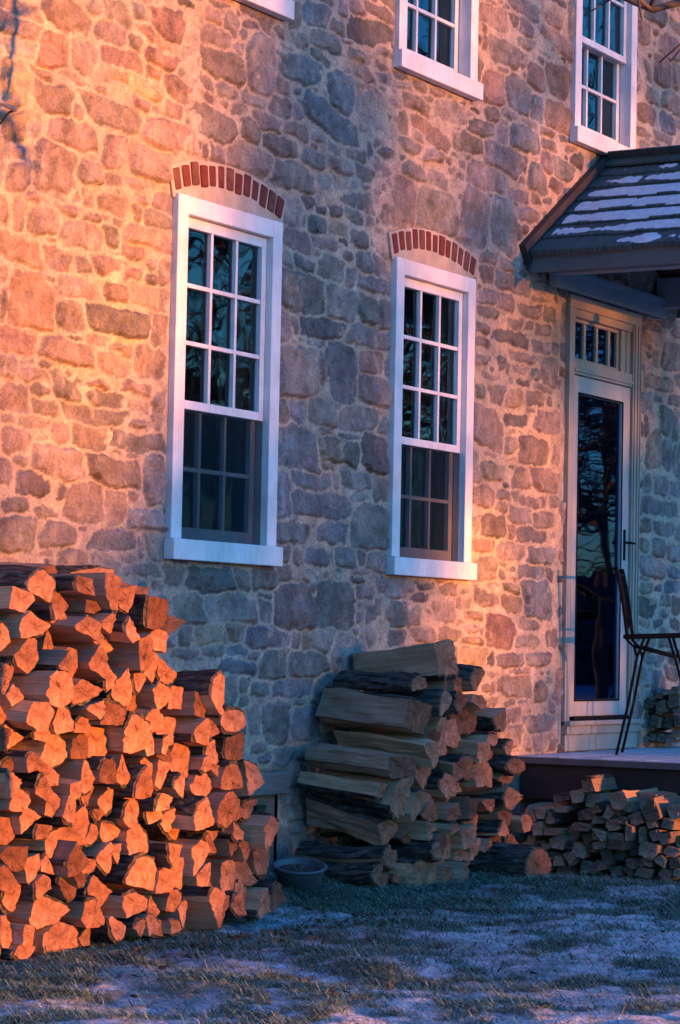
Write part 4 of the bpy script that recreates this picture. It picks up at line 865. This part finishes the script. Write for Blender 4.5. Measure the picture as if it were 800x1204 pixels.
woodpile(parse(DECKP.replace('q', 's').replace('w', 's' if 'DECKP' == 'DECKP' else 'w')), 15.60, 'kindling_stick', 'kindling', 'small stack on porch deck', 'kindling sticks stacked on the porch', .33, (m_kside, m_kend), 24, axis='x', minz=.585, rowh=.11, thin='sawn', jit=.015, rough=.35, twist=.3)

# ------------------------------------------------------------------ iron chair on the deck
rel = np.array([14.279, -.388]); seat_dir = np.array([math.sin(YAW + .195), math.cos(YAW + .195)]); rt = np.array([seat_dir[1], -seat_dir[0]])
SCP = 3000 / 15.3
def cp(u, v, lat=0.0):                               # profile drawn in crop pixels -> metres; lat = across the chair
    a = (u - 155) / 4.63 / SCP; b_ = (1150 - v) / 4.63 / SCP
    xy = rel + rt * a + seat_dir * lat; return (xy[0], xy[1], .581 + b_)
chair = tag(empty('garden_chair', (rel[0], rel[1], .581)), 'black wrought iron garden chair with splayed rod legs on the porch deck', 'chair')
LW = .42
for lat in (0.0, LW):
    mb = MB(); mb.tube([cp(155, 1150, lat), cp(210, 900, lat), cp(262, 610, lat), cp(300, 500, lat)], .0085, 6); on(mb.build('leg', m_iron, smooth=True), chair)
    mb = MB(); mb.tube([cp(520, 1150 - 40, lat), cp(495, 720, lat), cp(440, 490, lat)][::-1] + [cp(620, 1148, lat)], .0085, 6) if False else mb.tube([cp(432, 490, lat), cp(480, 640, lat), cp(520, 790, lat), cp(612, 1150, lat)], .0085, 6); on(mb.build('leg', m_iron, smooth=True), chair)
    mb = MB(); mb.tube([cp(190, 492, lat), cp(215, 525, lat), cp(245, 552, lat), cp(262, 610, lat)], .008, 6); mb.tube([cp(245, 548, lat), cp(470, 603, lat)], .011, 6); on(mb.build('brace', m_iron, smooth=True), chair)
    mb = MB(); mb.tube([cp(205, 490, lat), cp(180, 300, lat), cp(150, 150, lat), cp(140, 112, lat)], [.011, .012, .012, .012], 6); mb.tube([cp(140, 116, lat), cp(128, 118, lat), cp(124, 130, lat)], .008, 6); on(mb.build('back_post', m_iron, smooth=True), chair)
mb = MB()
a, b_, c_, d_ = cp(185, 484, -.02), cp(680, 462, -.02), cp(680, 462, LW + .02), cp(185, 484, LW + .02)
mb.add([a, b_, c_, d_] + [(p[0], p[1], p[2] - .028) for p in (a, b_, c_, d_)], [(0, 1, 2, 3), (7, 6, 5, 4), (0, 4, 5, 1), (1, 5, 6, 2), (2, 6, 7, 3), (3, 7, 4, 0)]); on(mb.build('seat', m_iron, bevel=.006), chair)
mb = MB()
for i in range(9):
    f = (i + .5) / 9 * LW; mb.tube([cp(196, 440, f), cp(172, 300, f), cp(148, 160, f)], .004, 5)
mb.tube([cp(197, 440, 0), cp(197, 440, LW)], .008, 6); mb.tube([cp(147, 150, 0), cp(147, 150, LW)], .01, 6); on(mb.build('backrest', m_iron, smooth=True), chair)

# ------------------------------------------------------------------ planter
pot = tag(empty('planter', (10.565, -.40, .05)), 'round grey glazed planter on the ground between the two woodpiles', 'planter')
pot.location.z = .035; pot.scale = (.95, .95, .58); pot.rotation_euler = (math.radians(7), math.radians(-9), 0)
mb = MB(); mb.lathe([(0, 0), (.085, 0), (.095, .01), (.128, .17), (.135, .185), (.140, .19), (.140, .205), (.132, .21), (.122, .205), (.118, .19), (.112, .16)], k=40); mb.build('pot', m_pot, pot, smooth=True)
mb = MB(); mb.lathe([(.0, .165), (.06, .163), (.114, .158)], k=24); mb.build('soil', m_soil, pot, smooth=True)
mb = MB()
for i in range(9):
    a = RNG.uniform(0, 6.28); r_ = RNG.uniform(.06, .16); mb.tube([(-.04, -.02, .16), (-.04 + .3 * r_ * math.cos(a), -.02 + .3 * r_ * math.sin(a), .23), (-.04 + r_ * math.cos(a), -.02 + r_ * math.sin(a), .24 - RNG.uniform(0, .08))], [.002, .0018, .0012], 4)
mb.build('dry_stalk', m_oldwood, pot)
# small bracket at the left edge
br = tag(empty('wall_bracket', (8.56, 0, 3.46)), 'slim metal bracket with a hanging loop high on the sunlit wall at far left', 'bracket')
mb = MB(); mb.tube([(-.5, -.11, .055), (-.12, -.11, .02), (.02, -.11, .005)], .011, 8); mb.tube([(-.45, .02, .05), (-.45, -.11, .05)], .011, 8); mb.build('rod', m_brass, br, smooth=True)
mb = MB(); mb.tube([(.0 + -.09 * t + 0, -.11, -.005 - .075 * math.sin(PI * min(t, 1.0) * .5 + 0) * t) for t in np.linspace(0, 2.2, 9)], .005, 6); mb.build('loop', m_iron, br, smooth=True)

# ------------------------------------------------------------------ ground, one sheet to the horizon
def sstep(a, b_, x): t = np.clip((x - a) / (b_ - a), 0, 1); return t * t * (3 - 2 * t)
def gz_at(x, y):
    x = np.asarray(x, float); y = np.asarray(y, float)
    return -.085 * sstep(12.1, 13.4, x) + .06 * sstep(-.75, -.1, y) * sstep(9.6, 10.2, x) * (1 - sstep(11.3, 12.2, x)) - .012
xl = np.concatenate([[-400, -200, -100, -50, -25, -12, -4, 0, 2, 4, 5.2], np.linspace(6, 14.6, 300), [15.5, 17, 19, 22, 28, 40, 70, 130, 250, 400]])
yl = np.concatenate([[-400, -250, -130, -70, -40, -25, -16, -10, -7.5, -6, -5, -4.2], np.linspace(-3.6, .12, 170), [.5, 2, 5, 8, 14, 30, 60, 120, 250]])
GX, GY = np.meshgrid(xl, yl); rg = np.random.default_rng(9)
def gn(cell, seed):
    r_ = np.random.default_rng(seed); n = vnoise((400, 900), (5 / cell, 9.2 / cell), r_)
    i = np.clip(((GY + 4) / 5 * 399), 0, 399).astype(int); j = np.clip(((GX - 5.6) / 9.2 * 899), 0, 899).astype(int); return n[i, j] - .5
near = sstep(-5, -3.8, GY) * (1 - sstep(14.6, 16, GX)) * sstep(5, 6.2, GX) * (1 - sstep(.05, .3, GY))
GZ = gz_at(GX, GY) + near * (gn(.5, 1) * .05 + gn(.15, 2) * .022 + gn(.05, 3) * .014)
snowf = .56 + gn(.7, 5) * .14 + gn(.22, 6) * .22 + gn(.07, 16) * .42 + .14 * sstep(-1.5, -2.3, GY) - .30 * sstep(-1.5, -.7, GY) * sstep(9.8, 11.0, GX) + .06 * sstep(12.5, 13.2, GX)
snowf = np.where(near > .5, snowf, .5)
ii = np.arange(GX.size).reshape(GX.shape); q = np.stack([ii[:-1, :-1], ii[:-1, 1:], ii[1:, 1:], ii[1:, :-1]], -1).reshape(-1, 4)
gr = mesh_np('ground', np.stack([GX, GY, GZ], -1).reshape(-1, 3), q, [m_ground]); put_float(gr, 'snow', snowf.ravel()); tag(gr, 'snow dusted lawn in front of the house', 'ground', kind='structure')

def in_view(x, y, z=0, m=30):
    v = np.stack([x - CAM[0], y - CAM[1], np.full_like(x, z - CAM[2])], -1); d = v @ FW; px = IW / 2 + FPX * (v @ RT) / d; py = IH / 2 - FPX * (v @ UP) / d
    return (d > 0) & (px > -m) & (px < IW + m) & (py < IH + m)
# grass blades, bent over by frost
def blades(n, seed):
    r_ = np.random.default_rng(seed); x = r_.uniform(6.2, 14.4, n * 8); y = r_.uniform(-3.4, -.03, n * 8)
    i = np.clip(np.searchsorted(yl, y), 0, len(yl) - 1); j = np.clip(np.searchsorted(xl, x), 0, len(xl) - 1)
    sf = snowf[i, j]; clump = gn(.12, 7)[i, j] + gn(.35, 8)[i, j] * .8
    k = in_view(x, y) & (r_.random(len(x)) < np.clip(.72 - sf + clump * 1.1, .05, 1)); x, y, z = x[k][:n], y[k][:n], GZ[i, j][k][:n]; n = len(x)
    az = r_.uniform(0, 2 * PI, n) * .6 + .9; ln_ = r_.uniform(.03, .085, n) * np.where(r_.random(n) < .08, 1.7, 1); el = r_.uniform(.12, .75, n) ; w = r_.uniform(.0013, .0026, n)
    d = np.stack([np.cos(az) * np.cos(el), np.sin(az) * np.cos(el), np.sin(el)], -1); s_ = np.stack([-np.sin(az), np.cos(az), np.zeros(n)], -1)
    b0 = np.stack([x, y, z - .004], -1); m_ = b0 + d * ln_[:, None] * .55; tip = b0 + d * ln_[:, None]; tip[:, 2] -= ln_ * .28
    V = np.stack([b0 - s_ * w[:, None], b0 + s_ * w[:, None], m_ + s_ * w[:, None] * .8, m_ - s_ * w[:, None] * .8, tip], 1).reshape(-1, 3)
    o = np.arange(n)[:, None] * 5; T = np.stack([o + [0, 1, 2], o + [0, 2, 3], o + [3, 2, 4]], 1).reshape(-1, 3)
    base = np.array([(.075, .175, .115), (.11, .22, .155), (.17, .23, .175), (.29, .31, .24), (.055, .075, .06)]); pk = r_.choice(5, n, p=[.42, .32, .12, .05, .09])
    c = base[pk] * r_.uniform(.7, 1.3, (n, 1)); C_ = np.repeat(c, 5, 0)
    g = mesh_np('grass', V, T, [m_grass], smooth=False); put_color(g, 'blade_col', C_); return g
tag(blades(170000, 4), 'flattened winter grass poking through thin snow', 'grass', kind='stuff')
# dead leaves and bark crumbs
r_ = np.random.default_rng(14); mb = MB()
def leaf(x, y, s):
    i = min(np.searchsorted(yl, y), len(yl) - 1); j = min(np.searchsorted(xl, x), len(xl) - 1); z = GZ[i, j] + .004
    a = r_.uniform(0, 6.28); e = Euler((r_.normal(0, .5), r_.normal(0, .5), a)).to_matrix(); P = [(-1, 0, 0), (-.3, .45, .12), (.6, .4, .15), (1.1, 0, .25), (.6, -.4, .1), (-.3, -.45, .2), (.1, 0, -.05)]
    vs = [Vector((x, y, z + s * .3)) + e @ Vector(p) * s for p in P]; mb.add([tuple(v) for v in vs], [(0, 6, 1), (1, 6, 2), (2, 6, 3), (3, 6, 4), (4, 6, 5), (5, 6, 0)])
for _ in range(420):
    u = r_.random(); x = r_.uniform(7.2, 13.6); y = r_.uniform(-2.6, -.5)
    if u < .55: x = r_.normal(9.2, .55); y = -.98 - abs(r_.normal(0, .16))
    leaf(x, y, r_.uniform(.010, .026))
tag(mb.build('dead_leaves', m_litter), 'dark dead leaves and bark crumbs scattered on the snow', 'leaves', kind='stuff')

# ------------------------------------------------------------------ trees (they stand outside the picture, shaped and spaced to shade the wall, mirrored in the glass)
def bare_tree(base, height, seed, spread=.55, levels=5, r0=.16, twig=.010, nbr=(3, 4)):
    rng = np.random.default_rng(seed); tr = MB(); cr = MB()
    def grow(p, d, ln, r, lv, mb_):
        n = 4 if lv else 6; pts = [p]; q_ = Vector(p); dd = Vector(d)
        for i in range(n):
            dd = (dd + Vector(rng.normal(0, .16 if lv else .05, 3)) + Vector((0, 0, .05 if lv > 1 else .0))).normalized(); q_ = q_ + dd * (ln / n); pts.append(q_.copy())
        rr = [max(r * (1 - .5 * i / n), twig * .6) for i in range(n + 1)]; mb_.tube(pts, rr, 6 if lv == 0 else (4 if lv < 3 else 3), cap=False)
        if lv >= levels: return
        for k in range(rng.integers(nbr[0], nbr[1] + 1) + (4 if lv == 0 else 0)):
            t = rng.uniform(.35 if lv == 0 else .25, 1.0); i = min(int(t * n), n - 1); pp = pts[i].lerp(pts[i + 1], t * n - i)
            ax = Vector(rng.normal(0, 1, 3)).normalized(); nd = (dd * .6 + ax * spread * 1.6 * (1.0 if lv else 1.0)).normalized(); nd.z = max(nd.z, -.15)
            grow(pp, nd, ln * rng.uniform(.5, .72), max(r * .5, twig), lv + 1, cr)
    grow(Vector((0, 0, -.1)), Vector((0, 0, 1)), height * .62, r0, 0, tr); return tr, cr
def plant_bare(base, height, seed, label, **kw):
    t_, c_ = bare_tree((0, 0, 0), height, seed, **kw); e = empty('bare_tree', base); tag(e, label, 'tree'); t_.build('trunk', m_twig, e, smooth=True); c_.build('crown', m_twig, e, smooth=True); return e
def evergreen(base, prof, n, seed, label, name='columnar_evergreen', leafs=.16):
    """prof: list of (height, half width); leaf sprays through the whole volume, denser towards the outside"""
    rng = np.random.default_rng(seed); e = empty(name, base); tag(e, label, 'tree' if 'ever' in name else 'bush')
    hs_ = np.array([p[0] for p in prof]); ws_ = np.array([p[1] for p in prof]); cum = np.cumsum(ws_ ** 1.3); V = []; F = []
    z = np.interp(rng.random(n), np.linspace(0, 1, 200), np.interp(np.linspace(0, 1, 200), np.concatenate([[0], np.cumsum((ws_[1:] + ws_[:-1]) / 2 * np.diff(hs_))]) / np.sum((ws_[1:] + ws_[:-1]) / 2 * np.diff(hs_)), hs_))
    w = np.interp(z, hs_, ws_); a = rng.uniform(0, 2 * PI, n); rad = w * np.sqrt(rng.random(n)) * (1 + .10 * np.sin(a * 5 + z * 3))
    c = np.stack([rad * np.cos(a), rad * np.sin(a), z], -1); u = rng.normal(size=(n, 3)); u /= np.linalg.norm(u, axis=1)[:, None]; v = np.cross(u, rng.normal(size=(n, 3))); v /= np.linalg.norm(v, axis=1)[:, None]
    s = rng.uniform(.5, 1.2, (n, 1)) * leafs; V = np.stack([c - u * s, c + v * s * .5, c + u * s, c - v * s * .5], 1).reshape(-1, 3); Q = np.arange(4 * n).reshape(n, 4)
    mesh_np('foliage', V, Q, [m_leafg], e, smooth=False)
    mb = MB(); mb.tube([(0, 0, -.1), (0, 0, prof[-1][0] * .8)], [.12, .03], 8); mb.build('trunk', m_twig, e, smooth=True); return e
def toward_sun(x, t): return (x + t * math.tan(SUN_AZ), -t, 0.0)
def zup(t): return t * math.tan(SUN_EL) / math.cos(SUN_AZ)
T1 = 95.0; Z1 = zup(T1)
# tall columnar evergreen whose shadow is the dim band down the middle of the wall
evergreen(toward_sun(11.25, T1), [(0, .9), (Z1 - .2, .95), (Z1 + .6, 1.05), (Z1 + 1.5, 1.35), (Z1 + 2.4, 1.3), (Z1 + 3.3, 1.05), (Z1 + 4.5, .8), (Z1 + 6, .7), (Z1 + 8, .3), (Z1 + 8.6, .05)], 5600, 51, 'tall columnar evergreen far out on the lawn before the middle of the house', leafs=.17)
evergreen(toward_sun(10.05, T1 - 2), [(0, .95), (Z1 + .6, 1.0), (Z1 + 1.4, .8), (Z1 + 2.2, .3)], 4600, 54, 'added evergreen bush left of the columnar evergreen, filling out its shadow low down', name='evergreen_bush', leafs=.16)  # bush added out of view to widen the evergreen's shadow low on the left
T2 = 40.0; Z2 = zup(T2)
evergreen(toward_sun(16.25, T2), [(0, 2.4), (Z2 + .1, 2.5), (Z2 + .8, 2.45), (Z2 + 1.5, 2.3), (Z2 + 2.1, 1.8), (Z2 + 2.8, .5)], 5200, 52, 'broad clipped evergreen bush far out on the lawn before the porch', name='evergreen_bush', leafs=.17)
T3 = 34.0; rh = np.random.default_rng(91); n = 9000; hx = rh.uniform(8.2, 21, n); hz = zup(T3) * rh.random(n) ** .8 * (1.0 + .02 * np.sin(hx * 3)) + .05; hd = rh.uniform(-.4, .4, n)  # evergreen screen added out of view to keep low sun off the lawn
c = np.stack([hx + T3 * math.tan(SUN_AZ), -T3 + hd, hz], -1); u = rh.normal(size=(n, 3)); u /= np.linalg.norm(u, axis=1)[:, None]; v = np.cross(u, rh.normal(size=(n, 3))); v /= np.linalg.norm(v, axis=1)[:, None]; s = rh.uniform(.06, .15, (n, 1)); c[:, 2] -= .08
tag(mesh_np('shade_hedge', np.stack([c - u * s, c + v * s * .5, c + u * s, c - v * s * .5], 1).reshape(-1, 3), np.arange(4 * n).reshape(n, 4), [m_leafg], smooth=False), 'added evergreen screen across the far lawn, unseen, keeping sun off the ground', 'shade_hedge')
evergreen(toward_sun(19.3, T2 + 2), [(0, 2.0), (Z2 + .3, 2.2), (Z2 + 1.6, 1.9), (Z2 + 2.6, 1.2), (Z2 + 3.2, .3)], 3000, 53, 'rounded evergreen bush far out on the lawn right of the broad one', name='evergreen_bush', leafs=.18)
plant_bare(toward_sun(15.6, 52), 11.0, 61, 'bare winter tree far out on the lawn behind the broad evergreen bush', spread=.62, r0=.2, twig=.026)
plant_bare(toward_sun(14.95, 57), 10.0, 63, 'added twiggy bare tree left of the broad bush, thinning the sun on the door', spread=.62, r0=.16, twig=.024)  # extra unseen tree, added to dim the sun around the door
plant_bare(toward_sun(10.55, 84), 12.5, 64, 'added bare tree left of the columnar evergreen, mottling sun on the left wall', spread=.45, r0=.12, twig=.015, levels=4)  # extra unseen tree, added to break up the sun towards the left
plant_bare(toward_sun(12.9, 60), 12.0, 62, 'slender bare winter tree far out on the lawn behind the columnar evergreen', spread=.55, r0=.14, twig=.019)
# trees seen mirrored in the door and window glass
for k, (x, y, h, sd, lab) in enumerate([(32, -9.5, 9, 71, 'bare winter tree by the lane, the nearest mirrored in the door glass'), (40, -17, 12, 72, 'tall bare winter tree by the lane, mirrored in the window panes'), (50, -16, 12, 73, 'spreading bare winter tree farther down the lane'), (58, -30, 14, 74, 'large bare winter tree at the far end of the lane')]):
    plant_bare((x, y, 0), h, sd, lab, spread=.6, r0=.2, twig=.016, nbr=(3, 5))
rw_ = np.random.default_rng(77); n = 9000; ang = rw_.uniform(-1.35, .35, n); dist = rw_.uniform(90, 130, n); hz_ = rw_.random(n) ** 1.4 * (3.2 + 1.6 * np.sin(ang * 9) + 1.2 * np.sin(ang * 23))  # tree line added to darken the horizon mirrored in the glass
c = np.stack([12 + dist * np.cos(ang), dist * np.sin(ang), hz_], -1); c = c[(c[:, 1] < -14)]; n = len(c); u = rw_.normal(size=(n, 3)); u /= np.linalg.norm(u, axis=1)[:, None]; v = np.cross(u, rw_.normal(size=(n, 3))); v /= np.linalg.norm(v, axis=1)[:, None]; s = rw_.uniform(.6, 1.5, (n, 1))
wo = mesh_np('added_woods', np.stack([c - u * s, c + v * s * .5, c + u * s, c - v * s * .5], 1).reshape(-1, 3), np.arange(4 * n).reshape(n, 4), [m_twig], smooth=False); tag(wo, 'added dark woodland along the horizon, darkening the reflections in the glass', 'woods', kind='stuff')

# the tree beside the lawn: one limb reaches into the top of the view, its twigs throw the shadows at top left
mb = MB()
def limb(pts, r0, r1, sub, seed, org=(8.0, -4.6, 0)):
    rr = np.random.default_rng(seed); pts = [Vector(p) - Vector(org) for p in pts]; n = len(pts)
    mb.tube(pts, [r0 + (r1 - r0) * i / (n - 1) for i in range(n)], 7)
    for k in range(sub):
        t = rr.uniform(.45, 1) * (n - 1); i = min(int(t), n - 2); p = pts[i].lerp(pts[i + 1], t - i); d = (pts[i + 1] - pts[i]).normalized()
        nd = (d + Vector(rr.normal(0, .55, 3))).normalized(); l_ = rr.uniform(.15, .45); m1 = p + nd * l_ * .5 + Vector(rr.normal(0, .02, 3)); m2 = m1 + (nd + Vector(rr.normal(0, .35, 3))).normalized() * l_ * .5
        mb.tube([p, m1, m2], [r1 * .9, r1 * .6, r1 * .35], 5)
        for _ in range(2): nd2 = (nd + Vector(rr.normal(0, .6, 3))).normalized(); mb.tube([m1, m1 + nd2 * l_ * .45], [r1 * .5, r1 * .3], 4)
D_ = 9.7; A = [CAM + ray(*p) * D_ for p in ((700, -24), (745, 2), (768, 11), (800, 2), (840, -12))]
lt2 = tag(empty('garden_tree', (8.0, -4.6, 0)), 'thin bare garden tree whose drooping limb crosses the upper right corner', 'tree')
mb = MB(); mb.tube([(0, 0, -.1), (.02, .02, 2.0), (-.02, 0, 4.0), (-.1, .1, 6.5)], [.06, .055, .045, .02], 9); mb.build('trunk', m_twig, lt2, smooth=True)
mb = MB(); O2 = (8.0, -4.6, 0)
limb([(8.0, -4.6, 3.4), (8.5, -4.45, 3.75), (8.95, -4.35, 4.05), (9.22, -4.3, 4.22)],   .024, .012, 15, 8, O2)
limb([(8.0, -4.6, 5.2), (8.35, -4.15, 5.5), (8.85, -3.55, 5.0), tuple(A[-1] + np.array((.10, -.10, .75))), tuple(A[-1] + np.array((.05, -.02, .25)))] + [tuple(a) for a in A[::-1]], .024, .010, 6, 3, O2)
limb([(8.0, -4.6, 3.9), (8.6, -4.4, 3.95), (9.0, -4.3, 3.78), (9.22, -4.25, 3.6)], .020, .011, 10, 15, O2)
mb.build('crown', m_twig, lt2, smooth=True)
